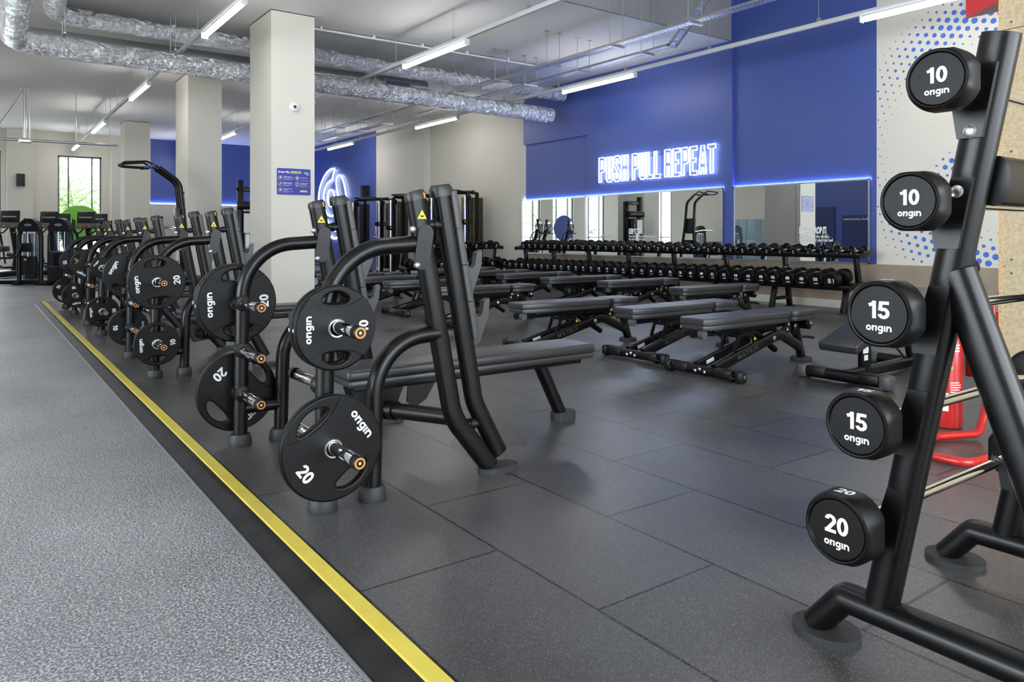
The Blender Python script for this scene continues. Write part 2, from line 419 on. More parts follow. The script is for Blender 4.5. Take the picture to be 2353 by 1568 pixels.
GLYPH = {'0': (0.60, [(ell(0.28, 0.5, 0.28 - _h, 0.5 - _h), 1)]), '1': (0.50, [([(0.31, 0), (0.31, 1)], 0), ([(0.05, 0.755), (0.20, 0.79), (0.31, 0.92)], 0)]),
         '2': (0.60, [(ell(0.28, 0.70, 0.19, 0.21, 175, -35) + [(0.10, 0.10)], 0), ([(0.0, _h), (0.56, _h)], 0)]),
         '3': (0.60, [(ell(0.27, 0.735, 0.18, 0.175, 165, -88), 0), (ell(0.27, 0.29, 0.195, 0.20, 88, -165), 0)]),
         '4': (0.62, [([(0.41, 0), (0.41, 1)], 0), ([(0.37, 0.93), (0.07, 0.34)], 0), ([(0.0, 0.28), (0.58, 0.28)], 0)]),
         '5': (0.60, [([(0.12, 1 - _h), (0.53, 1 - _h)], 0), ([(0.15, 0.98), (0.10, 0.47)], 0), (ell(0.27, 0.32, 0.20, 0.23, 135, -165), 0)]),
         '6': (0.60, [(ell(0.285, 0.31, 0.19, 0.22), 1), ([(0.10, 0.31), (0.10, 0.62), (0.16, 0.82), (0.29, 0.905), (0.46, 0.83)], 0)]),
         '8': (0.60, [(ell(0.28, 0.735, 0.165, 0.17), 1), (ell(0.28, 0.29, 0.19, 0.20), 1)]),
         'o': (0.56, [(ell(0.25, 0.25, 0.18, 0.18), 2)]), 'r': (0.32, [([(0.07, 0), (0.07, 0.50)], 3), ([(0.07, 0.26), (0.12, 0.39), (0.28, 0.43)], 3)]), 'i': (0.22, [([(0.07, 0), (0.07, 0.50)], 3)]),
         'g': (0.58, [(ell(0.25, 0.25, 0.18, 0.18), 2), ([(0.43, 0.50), (0.43, -0.02), (0.37, -0.14), (0.25, -0.18), (0.08, -0.15)], 3)]), 'n': (0.52, [([(0.07, 0), (0.07, 0.50)], 3), (ell(0.25, 0.25, 0.18, 0.18, 180, 0, 14) + [(0.43, 0)], 3)])}
def glyphs(s):
    k = ('glyph', s)
    if k not in _tc:
        vs = []; fs = []; x = 0
        for ch in s:
            adv, st = GLYPH[ch]
            for pts, md in st:
                g = stroke(pts, 0.142 if md > 1 else _w, md in (1, 2)); o = len(vs)
                zz = 0.003 * (len(vs) % 7 + (1 if st.index((pts, md)) else 0)) / 7 + 0.003 * st.index((pts, md)); vs += [((a + x), b, zz) for a, b, c in g[0]]; fs += [tuple(i + o for i in f) for f in g[1]]
            x += adv
        x -= 0.05; dg = s.isdigit()
        m_ = (0.72, 0.5, 0.86) if dg else (1.0, 0.16, 1.0)
        _tc[k] = ([((a - x / 2) * m_[2], (b - m_[1]) * m_[0], c) for a, b, c in vs], fs)
    return _tc[k]
X3, Y3, Z3 = V((1, 0, 0)), V((0, 1, 0)), V((0, 0, 1))
# ================================================================ SETTING
def slab(name, x0, x1, y0, y1, z0, z1, m, kind='structure'):
    o = MB().box(((x0 + x1) / 2, (y0 + y1) / 2, (z0 + z1) / 2), (x1 - x0, y1 - y0, z1 - z0)).build(name, m)
    o['kind'] = kind
    return o
HC = 4.335; HU = 5.7; XL = -7.0; YF = 27.6
slab('floor', 0.93, 10.6, -4.2, 14.2, -0.03, 0.0, 'tile')
slab('floor_walkway', -7.2, 10.6, -4.2, 28, -0.2, -0.0305, 'walk')
e = MB()
e.prism([(0, 0), (0.054, 0), (0.054, 0.004), (0.004, 0.004)], (0.876, -4.1, -0.0005), X3, Z3, -18.35)
e.box((2.2, 14.225, 0.0015), (2.65, 0.05, 0.004))
struct(e.build('trim_1', 'stripe'))
e = MB()
e.prism([(0, 0), (0.086, 0), (0.086, 0.0295), (0.066, 0.0285), (0.06, 0.026), (0.012, 0.006)], (0.790, -4.1, -0.0300), X3, Z3, -18.3)
e.prism([(0, 0), (0.05, 0), (0.05, 0.03)], (3.5, 14.30, -0.03), -Y3, Z3, -2.62)
struct(e.build('trim_2', 'ramp'))
e = MB(); e.tube([(0.787, -4, -0.028), (0.787, 14.2, -0.028)], 0.006, 8)
struct(e.build('trim_3', 'bead'))
# right wall
XW = 10.353
e = MB()
e.box((XW + 0.15, 0.66, HU / 2), (0.3, 9.72, HU), mi=0)             # cream, dotted mural end
e.box((XW + 0.15, 6.73, HU / 2), (0.3, 2.42, HU), mi=1)             # blue behind mirror
e.box((XW + 0.15, 10.86, HU / 2), (0.3, 5.84, HU), mi=1)
e.box((XW - 0.036, 9.765, (HU + 0.66) / 2), (0.072, 3.65, HU - 0.662), mi=1)     # proud blue panel
e.box((XW - 0.036, 12.685, (3.15 + HU) / 2), (0.072, 2.19, HU - 3.15), mi=1)
e.box((XW + 0.15, 16.0, HU / 2), (0.3, 4.44, HU), mi=0)
e.box((XW + 0.05, 19.75, HU / 2), (0.5, 3.06, HU), mi=0)
e.box((XW + 0.05, 24.5, HU / 2), (0.5, 6.44, HU), mi=1)
struct(e.build('wall_right', ['cream', 'blue']))
slab('baseboard_right', XW - 0.022, XW, -4, 18.2, 0, 0.115, 'skirt')
e = MB(); e.box((XW - 0.008, 4.9, 0.388), (0.016, 17.75, 0.545))
struct(e.build('trim_4', 'band'))
# ceiling: low part beyond y = 8, raised part nearer
slab('ceiling', XL - 0.2, 10.6, 7.98, 28, HC, HC + 0.25, 'ceil')
slab('ceiling_raised', XL - 0.2, 10.6, -4.2, 8.0, HU, HU + 0.2, 'bulkhead')  # same shade grey, which also cuts the light bounce
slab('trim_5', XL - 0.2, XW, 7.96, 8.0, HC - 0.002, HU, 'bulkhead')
# far wall with tall windows
def wall_y(name, y, th, x0, x1, z1, holes, m):
    e = MB(); cur = x0
    for (a, b, za, zb) in holes:
        if a > cur: e.box(((cur + a) / 2, y + th / 2, z1 / 2), (a - cur, th, z1))
        if za > 0: e.box(((a + b) / 2, y + th / 2, za / 2), (b - a, th, za))
        e.box(((a + b) / 2, y + th / 2, (zb + z1) / 2), (b - a, th, z1 - zb)); cur = b
    e.box(((cur + x1) / 2, y + th / 2, z1 / 2), (x1 - cur, th, z1))
    return struct(e.build(name, m))
holes = [(-5.2, -3.9, 0.3, 3.62), (-3.0, -1.7, 0.3, 3.62), (-0.95, 0.66, 0.3, 3.66), (2.15, 3.38, 0.3, 3.62)]
wall_y('wall_far', YF, 0.3, XL, 4.84, HC, holes, 'cream')
e = MB(); e.box((7.6, YF + 0.15, HC / 2), (5.52, 0.3, HC)); struct(e.build('wall_far_blue', 'blue'))
e = MB()
for x0, x1 in ((0.80, 1.47), (3.62, 3.95)): e.box(((x0 + x1) / 2, YF - 0.14, HC / 2), (x1 - x0, 0.28, HC))
struct(e.build('wall_far_pier', 'cream'))
def window(name, x0, x1, z0, z1, y, axis='y', mull=(0.24, 0.78)):
    e = MB(); g = MB(); t = 0.05
    def bx(a0, a1, b0, b1, m=e, d=0.08):
        if axis == 'y': m.box(((a0 + a1) / 2, y + 0.12, (b0 + b1) / 2), (a1 - a0, d, b1 - b0))
        else: m.box((y - 0.12, (a0 + a1) / 2, (b0 + b1) / 2), (d, a1 - a0, b1 - b0))
    bx(x0, x0 + t, z0, z1); bx(x1 - t, x1, z0, z1); bx(x0, x1, z0, z0 + t); bx(x0, x1, z1 - t, z1)
    for k in mull: bx(x0 + (x1 - x0) * k - 0.02, x0 + (x1 - x0) * k + 0.02, z0, z1)
    bx(x0, x1, 0.95, 0.99)
    f = struct(e.build(name, 'frame'))
    bx(x0 + 0.01, x1 - 0.01, z0 + 0.01, z1 - 0.01, g, 0.012)
    g.build('pane', 'glass', f)
for i, (a, b_, za, zb) in enumerate(holes): window('window_%d' % (i + 1), a, b_, za, zb, YF)
# left wall (seen in the mirrors) with street glazing
e = MB(); cur = -4.2
lh = [(-0.5, 6.5, 0.3, 3.4, 0), (24.9, 26.3, 0.3, 3.4, 0)]
for (a, b_, za, zb, q) in lh:
    e.box((XL - 0.15, (cur + a) / 2, HU / 2), (0.3, a - cur, HU)); e.box((XL - 0.15, (a + b_) / 2, za / 2), (0.3, b_ - a, za))
    e.box((XL - 0.15, (a + b_) / 2, (zb + HU) / 2), (0.3, b_ - a, HU - zb)); cur = b_
e.box((XL - 0.15, (cur + 28) / 2, HU / 2), (0.3, 28 - cur, HU))
struct(e.build('wall_left', 'cream'))
window('window_5', -0.5, 6.5, 0.3, 3.4, XL, 'x', (0.2, 0.4, 0.6, 0.8))
window('window_6', 24.9, 26.3, 0.3, 3.4, XL, 'x', (0.5,))
slab('wall_left_blue', XL, XL + 0.03, 13.3, 17.6, 0, HC - 0.4, 'blue')
e = MB(); e.box((XL + 0.06, 16.9, 1.1), (0.06, 1.0, 2.2)); struct(e.build('door_1', 'navy'))
t = thing('wall_poster', 'navy poster about a personal trainer on the blue left wall, seen in the mirror', 'poster', (XL + 0.035, 15.55, 0.55))
MB().box((0.006, 0, 0.65), (0.012, 1.1, 1.3)).build('poster_panel', 'navy', t)
MB().geo(text('Book a personal trainer', 0.02), (0.0135, 0, 1.15), Y3, Z3, 0.105).build('lettering', 'white', t)
wall_y('wall_back', -4.3, 0.3, XL, 10.4, HU, [(-0.8, 7.2, 0.3, 3.9)], 'cream')
window('window_7', -0.8, 7.2, 0.3, 3.9, -4.3, 'y', (0.2, 0.4, 0.6, 0.8))
# columns with slim skirting
for i, (y0, y1) in enumerate(((10.73, 11.75), (15.87, 17.0), (23.6, 24.4))):
    o = slab('column', 3.47, 4.116, y0, y1, -0.03, HC - 0.012, 'cream')
    e = MB(); e.box((3.793, (y0 + y1) / 2, HC - 0.006), (0.655, y1 - y0 + 0.01, 0.010)); e.build('shadow_gap', 'navy', o)
    e = MB(); e.box((3.793, (y0 + y1) / 2, 0.09), (0.67, y1 - y0 + 0.024, 0.24)); e.build('skirting', 'skirt', o)
# outside
slab('ground', -30, 30, 28.2, 60, -0.3, -0.2, 'paving')
def tree(x, y, h, n, seed, lab):
    rr = random.Random(seed)
    t = thing('tree', lab, 'tree', (x, y, -0.2))
    b = MB(); f = MB(); tips = []
    b.tube([(0, 0, 0), (0.05, 0, h * 0.25), (-0.08, 0, h * 0.5)], 0.14, 8, radii=[1, 0.8, 0.6])
    for i in range(14):
        a = rr.uniform(0, 6.28); z0 = h * rr.uniform(0.2, 0.5); L = rr.uniform(0.9, 1.9)
        p0 = V((0, 0, z0)); p1 = p0 + V((math.cos(a) * L * 0.5, math.sin(a) * L * 0.5, L * 0.35)); p2 = p0 + V((math.cos(a) * L, math.sin(a) * L, L * rr.uniform(0.3, 0.9)))
        b.tube([p0, p1, p2], 0.05, 6, radii=[1, 0.7, 0.3]); tips += [p1, p2]
    for i in range(n):
        c = rr.choice(tips) + V((rr.gauss(0, 0.38), rr.gauss(0, 0.38), rr.gauss(0, 0.35))); s_ = rr.uniform(0.035, 0.075)
        q = Euler((rr.uniform(0, 6), rr.uniform(0, 6), rr.uniform(0, 6))).to_matrix()
        f.add([c + q @ V(p) for p in ((-s_, 0, 0), (0, -s_ * 0.5, 0.02), (s_, 0, 0), (0, s_ * 0.5, 0.02))], [(0, 1, 2, 3)])
    b.build('trunk', 'bark', t); f.build('foliage', 'leaf', t)
tree(2.9, 31.0, 4.6, 6500, 3, 'pale leafy tree outside the tall window behind the green disc')
tree(-0.6, 36.0, 4.4, 1500, 5, 'leafy tree outside the window at the far corner of the gym')
tree(-4.6, 31.5, 4.4, 1500, 8, 'leafy tree outside the far window reflected in the mirror')

# ================================================================ MIRRORS, WALL DETAIL
def mirror(name, lab, y0, y1, x, z0=0.657, z1=1.883, joints=(), ax='x'):
    t = thing(name, lab, 'mirror', (x, (y0 + y1) / 2, z0) if ax == 'x' else ((y0 + y1) / 2, x, z0), (0, 0, 0) if ax == 'x' else (0, 0, R(-90)))
    L = y1 - y0; H = z1 - z0; fr = MB(); w_ = 0.022
    for yy in (-L / 2 + w_ / 2, L / 2 - w_ / 2): fr.box((-0.026, yy, H / 2), (0.032, w_, H))
    fr.box((-0.026, 0, w_ / 2), (0.032, L, w_)); fr.box((-0.026, 0, H - w_ / 2), (0.032, L, w_))
    cuts = [-L / 2 + w_] + [j - (y0 + y1) / 2 for j in joints] + [L / 2 - w_]
    for a, b_ in zip(cuts, cuts[1:]):
        MB().box((-0.022, (a + b_) / 2, H / 2), (0.012, b_ - a - 0.006, H - 2 * w_)).build('mirror_panel', 'mirror', t)
    fr.build('frame', 'steel', t)
    MB().box((-0.0055, 0, H - 0.004), (0.007, L - 0.02, 0.010)).build('light_or_glint_strip', 'led', t)
    return t
m1 = mirror('wall_mirror', 'long framed wall mirror under the lit PUSH PULL REPEAT sign', 8.11, 11.60, 10.278, joints=(9.25, 10.42))
m2 = mirror('wall_mirror', 'framed wall mirror in the recess at the far end of the dumbbell rack', 11.63, 13.89, 10.35, joints=(12.7,))
m3 = mirror('wall_mirror', 'framed wall mirror with DON\u2019T DROP IT lettering beside the dotted mural', 5.60, 7.95, 10.35, joints=(6.78,))
o = slab('wall_far_lower', 4.84, 10.1, YF - 0.04, YF, 0, 2.14, 'cream')
MB().box((7.4, YF - 0.012, 2.146), (5.1, 0.02, 0.010)).build('light_or_glint_strip', 'led', o)
def letters(parent, rows, x, yc, m='white'):
    for (s_, y, z, h, bold, sq) in rows:
        e = MB(); e.geo(text(s_, bold, 1.0, 'LEFT'), (x, y - yc, z - 0.657), -Y3, Z3, (h * sq, h)); e.build('lettering', m, parent)
letters(m3, [("DON'T DROP IT", 6.72, 1.10, 0.135, 0.06, 0.46), ('Avoid dropping the weights,', 6.72, 1.032, 0.066, 0.02, 0.66), ('keep our kit and your toes heal', 6.72, 0.977, 0.066, 0.02, 0.66)], -0.0295, 6.775)
letters(m1, [('KEEP IT TIDY', 10.34, 1.10, 0.135, 0.06, 0.46), ('Return the weights and keep the space', 10.34, 1.032, 0.066, 0.02, 0.66), ('tidy and trip hazard free.', 10.34, 0.977, 0.066, 0.02, 0.66)], -0.0295, 9.855)
letters(m1, [('SHARE IT', 11.54, 1.10, 0.135, 0.06, 0.46), ('When busy, share the weights between sets', 11.54, 1.032, 0.066, 0.02, 0.66), ('and take a break.', 11.54, 0.977, 0.066, 0.02, 0.66)], -0.0295, 9.855)
# neon sign PUSH PULL REPEAT
GL = {'P': [[(0, 0), (0, 3), (.75, 3), (1, 2.75), (1, 1.5), (.75, 1.25), (.36, 1.25), (.36, 0)], [(.36, 1.6), (.64, 1.6), (.64, 2.65), (.36, 2.65)]],
      'U': [[(0, 3), (0, .3), (.25, 0), (.75, 0), (1, .3), (1, 3), (.64, 3), (.64, .35), (.36, .35), (.36, 3)]],
      'S': [[(1, 2.1), (1, 2.7), (.75, 3), (.25, 3), (0, 2.7), (0, 1.95), (.64, .95), (.64, .36), (.36, .36), (.36, .95), (0, .95), (0, .3), (.25, 0), (.75, 0), (1, .3), (1, 1.1), (.36, 2.1), (.36, 2.64), (.64, 2.64), (.64, 2.1)]],
      'H': [[(0, 0), (0, 3), (.36, 3), (.36, 1.75), (.64, 1.75), (.64, 3), (1, 3), (1, 0), (.64, 0), (.64, 1.35), (.36, 1.35), (.36, 0)]],
      'L': [[(0, 0), (0, 3), (.36, 3), (.36, .4), (.95, .4), (.95, 0)]],
      'R': [[(0, 0), (0, 3), (.75, 3), (1, 2.75), (1, 1.75), (.85, 1.5), (1, 1.25), (1, 0), (.64, 0), (.64, 1.2), (.36, 1.2), (.36, 0)], [(.36, 1.6), (.64, 1.6), (.64, 2.65), (.36, 2.65)]],
      'E': [[(0, 0), (0, 3), (.95, 3), (.95, 2.6), (.36, 2.6), (.36, 1.75), (.8, 1.75), (.8, 1.35), (.36, 1.35), (.36, .4), (.95, .4), (.95, 0)]],
      'A': [[(0, 0), (.3, 3), (.7, 3), (1, 0), (.68, 0), (.62, .7), (.38, .7), (.32, 0)], [(.42, 1.1), (.58, 1.1), (.5, 2.3)]],
      'T': [[(.32, 0), (.32, 2.6), (0, 2.6), (0, 3), (1, 3), (1, 2.6), (.68, 2.6), (.68, 0)]]}
t = thing('neon_sign', 'white neon sign reading PUSH PULL REPEAT on the blue wall', 'sign', (10.278, 9.83, 2.12))
for word, ya, yb in (('PUSH', 11.164, 10.343), ('PULL', 10.225, 9.499), ('REPEAT', 9.398, 8.245)):
    pw = (yb - ya) / (len(word) * 1.2 - 0.2)
    for ci, ch in enumerate(word):
        e = MB()
        for lp in GL[ch]:
            pts = [V((-0.045, ya + pw * (ci * 1.2 + x) - 9.83, 0.01 + 0.50 * z / 3)) for x, z in lp]
            e.tube(pts, 0.012, 6, closed=True, up=(1, 0, 0))
        e.build('neon_letter', 'neon', t)
MB().box((-0.012, 0.0, 0.05), (0.02, 3.0, 0.02)).box((-0.012, 0.0, 0.46), (0.02, 3.0, 0.02)).build('mounting_rail', 'blue', t)
# neon emblem: pixel outline -> wall plane x = 10.10
def onwall(u, v, X):
    r = (u - 1176.5) / 1710.8; a = math.atan2(1235.7, 1710.8)
    dx, dy, dz = r * math.cos(a) + math.sin(a), -r * math.sin(a) + math.cos(a), (541 - v) / 1710.8
    k = X / dx
    return (X, dy * k, 1.07 + dz * k)
t = thing('neon_sign', 'white neon swirl emblem on the far blue wall behind the bench presses', 'sign', (10.10, 25.0, 1.2))
E1 = [(255, 40), (210, 40), (160, 80), (110, 165), (75, 270), (62, 380), (66, 480), (82, 590), (110, 680), (150, 760), (185, 820), (240, 870), (278, 850)]
E2 = [(255, 40), (235, 110), (222, 172), (200, 178), (158, 220), (130, 290), (118, 380), (122, 460), (140, 535), (170, 585), (205, 602), (240, 590)]
E3 = [(205, 285), (232, 305), (246, 360), (246, 420), (228, 475), (200, 492), (178, 450), (170, 390), (172, 340), (185, 300)]
E4 = [(300, 380), (280, 300), (268, 215), (275, 150), (300, 110), (330, 125), (355, 190), (375, 280), (388, 380)]
E5 = [(170, 640), (190, 720), (210, 760), (240, 776), (265, 768)]
for q, cl in ((E1, 0), (E2, 0), (E3, 1), (E4, 0), (E5, 0)):
    pts = [V(onwall(720 + x / 5.115, 380 + y / 5.115, 10.10)) - V((10.10, 25.0, 1.2)) for x, y in q]
    for _ in range(2):
        o_ = [] if cl else [pts[0]]
        for a_, b_ in zip(pts, pts[1:] + ([pts[0]] if cl else [])): o_ += [a_.lerp(b_, 0.25), a_.lerp(b_, 0.75)]
        pts = o_ if cl else o_ + [pts[-1]]
    MB().tube(pts, 0.028, 6, closed=bool(cl), up=(1, 0, 0)).build('neon_tube', 'neon', t)
    for p in (pts[0], pts[len(pts) // 2]): MB().box((0.026, p.y, p.z), (0.056, 0.03, 0.03)).build('mounting_stud', 'blue', t)
# dotted mural
rr = random.Random(4); e = MB()
def dot(y, z, r): e.prism([(r * math.cos(k * 0.4488), r * math.sin(k * 0.4488)) for k in range(14)], (XW - 0.0005, y, z), -Y3, Z3, -0.0012)
a0 = R(-14); st = 0.112
for i in range(-20, 36):
    for j in range(-16, 46):
        u = i * st * math.cos(a0) - j * st * math.sin(a0) * -1; z = 0.66 + j * st * math.cos(a0) - i * st * math.sin(a0) * -1
        y = 5.50 - u
        if not (2.9 < y < 5.50 and 0.70 < z < 4.9): continue
        dy, dz = 4.02 - y, z - 2.30; d = math.hypot(dy, dz); sn = abs(dz) / max(d, 0.01)
        q = math.exp(-((d - 1.60) / 0.30) ** 2) * (0.30 + 0.75 * sn ** 3)
        q = max(q, 0.95 * math.exp(-(((y - 4.50) / 0.22) ** 2 + ((z - 1.98) / 0.16) ** 2)))
        r = 0.040 * q * rr.uniform(0.85, 1.1)
        if r > 0.0055: dot(y, z, min(r, 0.040))
struct(e.build('wall_right_mural', 'dot'))
# HELP panel
t = thing('wall_sign', 'red HELP sign panel high on the dotted mural wall', 'sign', (XW - 0.012, 4.03, 3.86))
MB().box((0, 0, 0.45), (0.02, 0.62, 0.9)).build('sign_panel', 'signred', t)
MB().prism([(0, 0), (0.31 * 2, 0), (0.62, 0.20)], (-0.0105, 0.31, 0.0), -Y3, Z3, 0.001).build('corner_print', 'brown', t)
MB().geo(text('HELP', 0.03), (-0.0125, 0.05, 0.36), -Y3, Z3, (0.2, 0.26)).build('lettering', 'white', t)
# rules sign on the first column
def rrect(w_, h_, r, n=5):
    return [p for cx_, cy_, a in ((w_ / 2 - r, h_ / 2 - r, 0), (-w_ / 2 + r, h_ / 2 - r, 90), (-w_ / 2 + r, -h_ / 2 + r, 180), (w_ / 2 - r, -h_ / 2 + r, 270)) for p in arcpts((cx_, cy_), r, a, a + 90, n)]
def rules_sign(loc, rot=(0, 0, 0)):
    t = thing('rules_sign', 'blue gym rules sign reading Break PBs, not rules on the cream column', 'sign', loc, rot)
    s_ = MB(); s_.prism(rrect(0.50, 0.385, 0.02), (0, 0, 0), X3, Z3, 0.008); s_.build('sign_panel', 'signblue', t)
    L = MB(); y = -0.0088
    L.geo(text('Break PBs,', 0.03, 1, 'LEFT'), (-0.232, y, 0.125), X3, Z3, 0.040)
    for cx_, rows in ((-0.20, (0.055, -0.035, -0.125)), (0.05, (0.055, -0.035))):
        for z in rows:
            L.prism([(0.032 * math.cos(k * 0.3142), 0.032 * math.sin(k * 0.3142)) for k in range(20)], (cx_, y + 0.0004, z), X3, Z3, 0.0004, 1)
            L.tube([(cx_ + 0.032 * math.cos(k * 0.3142), y, z + 0.032 * math.sin(k * 0.3142)) for k in range(20)], 0.0016, 5, closed=True, up=(0, 1, 0))
    for cx_, z in ((-0.20, 0.055), (-0.20, -0.125)):
        L.prism([(-0.015, -0.012), (-0.006, -0.012), (0, 0), (0.006, -0.012), (0.015, -0.012), (0.012, 0.012), (0, 0.02), (-0.012, 0.012)], (cx_, y, z), X3, Z3, 0.0006)
    L.box((-0.20, y, -0.035), (0.034, 0.0006, 0.010), rot=(0, R(-45), 0)); L.box((-0.209, y, -0.044), (0.010, 0.0006, 0.022), rot=(0, R(-45), 0)); L.box((-0.191, y, -0.026), (0.010, 0.0006, 0.022), rot=(0, R(-45), 0))
    L.box((0.05, y, 0.055), (0.022, 0.0006, 0.034)); L.tube([(0.038, y, -0.054), (0.062, y, -0.054), (0.062, y, -0.016), (0.038, y, -0.016)], 0.003, 4, closed=True, up=(0, 1, 0))
    for x, z, a, b_, c, d in ((-0.155, 0.068, 'Respect everyone', 'and everything in here', 'Treat your fellow members', 'and our team well'), (-0.155, -0.022, 'Replace equipment', 'after you use them', 'Wipe it, rack it, return it', 'and leave it tidy'),
                              (-0.155, -0.112, 'Clear your lockers', 'overnight', 'Anything left after you finish', 'will be removed'), (0.095, 0.055, 'No PBs sharing', '', 'Membership is only for you', ''), (0.095, -0.022, 'No filming anyone', 'without asking', 'Ask everyone in your shot', 'and keep it friendly')):
        L.geo(text(a, 0.02, 1, 'LEFT'), (x, y, z), X3, Z3, 0.0165); L.geo(text(b_, 0.02, 1, 'LEFT'), (x, y, z - 0.016), X3, Z3, 0.0165) if b_ else 0
        L.geo(text(c, 0, 1, 'LEFT'), (x, y, z - 0.036), X3, Z3, 0.0125); L.geo(text(d, 0, 1, 'LEFT'), (x, y, z - 0.048), X3, Z3, 0.0125) if d else 0
    for i, q in enumerate(('the', 'gym', 'group')): L.geo(text(q, 0.03, 1, 'LEFT'), (0.190, y, 0.138 - 0.015 * i), X3, Z3, 0.017)
    L.build('lettering', ['white', 'navy'], t)
    G = MB(); G.box((0.03, y, 0.138), (0.155, 0.0008, 0.034)); G.box((0.145, y, -0.135), (0.105, 0.0008, 0.026)); G.build('highlight_bar', 'lime', t)
    K = MB(); K.geo(text('not rules', 0.02), (0.03, y - 0.0006, 0.138), X3, Z3, 0.036); K.geo(text('Read the rules at the', 0.02), (0.145, y - 0.0006, -0.130), X3, Z3, 0.0095); K.build('dark_lettering', 'navy', t)
    MB().lathe([(0, 0), (0, 0.018), (0.0006, 0.018), (0.0006, 0)], (0.168, y, 0.133), (0, -1, 0), 20).build('emblem', 'teal', t)
rules_sign((3.80, 10.729, 1.855))
# CCTV dome
t = thing('dome_camera', 'white dome security camera on the cream column', 'camera', (3.80, 10.73, 2.95))
MB().lathe([(0, 0), (0, 0.07), (0.03, 0.07), (0.048, 0.052), (0.052, 0.03), (0.052, 0)], (0, 0, 0), (0, -1, 0), 24).build('housing', 'whiteplastic', t)
MB().lathe([(0.045, 0.024), (0.062, 0.021), (0.070, 0.012), (0.072, 0)], (0, 0, 0), (0, -1, 0), 20).build('lens', 'darkglass', t)
# loudspeakers
def speaker(loc, rz, lab):
    t = thing('wall_speaker', lab, 'speaker', loc, (0, 0, rz))
    MB().prism([(-0.12, 0), (0.12, 0), (0.10, 0.16), (0.05, 0.2), (-0.05, 0.2), (-0.10, 0.16)], (0, 0.06, 0.19), X3, -Y3, 0.38).build('cabinet', 'plastic', t)
    MB().box((0, 0.03, 0), (0.05, 0.07, 0.08)).build('bracket', 'plastic', t)
speaker((1.15, 27.30, 2.76), 0, 'black wall speaker on the cream pier beside the tall window')
speaker((10.07, 21.9, 2.46), R(-90), 'black wall speaker at the edge of the far blue wall')
speaker((5.05, YF - 0.30, 1.52), 0, 'small black wall speaker low on the far wall beside the pull-up station')
# green disc on the glass
t = MB(); t.lathe([(0, 0), (0, 0.63), (0.02, 0.63), (0.02, 0)], (0, 0, 0), (0, -1, 0), 40)
tag(t.build('window_disc', 'green', None, (2.76, 27.57, 1.40)), 'plain lime green disc covering the lower part of the tall window', 'disc')
t = MB(); t.lathe([(0, 0), (0, 0.63), (0.02, 0.63), (0.02, 0)], (0, 0, 0), (0, -1, 0), 40)
tag(t.build('window_disc', 'blue', None, (-2.35, 27.57, 1.40)), 'plain blue disc on a far window, seen in the mirror', 'disc')
# ================================================================ CEILING SERVICES
def wobble(path, r, amp, seed, n=14, step=0.07):
    rr = random.Random(seed); P = [V(p) for p in path]; out = [P[0]]
    for a, b_ in zip(P, P[1:]):
        k = max(1, int((b_ - a).length / step))
        for i in range(1, k + 1): out.append(a.lerp(b_, i / k))
    rad = []; s_ = 1
    for i, p in enumerate(out):
        s_ = 1 + (s_ - 1) * 0.5 + rr.uniform(-amp, amp); rad.append(s_ * (0.965 if i % 14 == 0 else 1))
    return MB().tube(out, r, n, radii=rad)
def duct(name, lab, path, r, seed, m='foil', amp=0.03):
    t = thing(name, lab, 'duct', path[0])
    o = V(path[0])
    wobble([V(p) - o for p in fillet(path, 0.32, 8)], r, amp, seed, 20).build('sleeve', m, t, ang=60)
    return t
D1 = [(9.62, 11.95, 3.535), (0.42, 11.95, 3.665), (0.30, 6.5, 3.80)]
t = duct('foil_duct', 'lower silver foil-wrapped duct running under the ceiling beyond the column', D1, 0.155, 1)
for x in (1.0, 2.4, 5.6, 7.2, 8.8):
    h = MB()
    zc = 3.665 - 0.0141 * (x - 0.42)
    h.box((x - 9.62, 0, zc + 0.17 - 3.535), (0.03, 0.36, 0.02)); h.cyl((x - 9.62, 0.17, zc + 0.16 - 3.535), (x - 9.62, 0.17, HC - 3.535), 0.005, n=6); h.cyl((x - 9.62, -0.17, zc + 0.16 - 3.535), (x - 9.62, -0.17, HC - 3.535), 0.005, n=6)
    h.build('hanger', 'galv', t)
D2 = [(10.2, 12.25, 4.06), (0.9, 12.25, 4.185), (0.62, 6.5, 4.05)]
t = duct('foil_duct', 'upper silver foil-wrapped duct close under the ceiling', D2, 0.135, 2)
t = thing('spiral_duct', 'bare grey spiral duct with an air grille between the two foil ducts', 'duct', (0.4, 13.25, 4.05))
sp = MB(); pts = []; rad = []
for i in range(0, 300):
    pts.append((i * 7.0 / 299, 0, 0)); rad.append(1.03 if i % 7 == 0 else 1.0)
sp.tube(pts, 0.14, 18, radii=rad); sp.build('sleeve', 'spiral', t)
MB().box((6.3, -0.10, -0.06), (0.62, 0.14, 0.22), 0.01).build('grille_box', 'spiral', t)
g = MB(); g.box((6.3, -0.175, -0.06), (0.5, 0.012, 0.15)); 
g.build('grille_back', 'navy', t)
g = MB()
for k in range(16): g.box((6.3 - 0.24 + k * 0.032, -0.185, -0.06), (0.008, 0.01, 0.15))
for k in range(5): g.box((6.3, -0.187, -0.06 - 0.07 + k * 0.035), (0.5, 0.008, 0.006))
g.build('grille', 'galv', t)
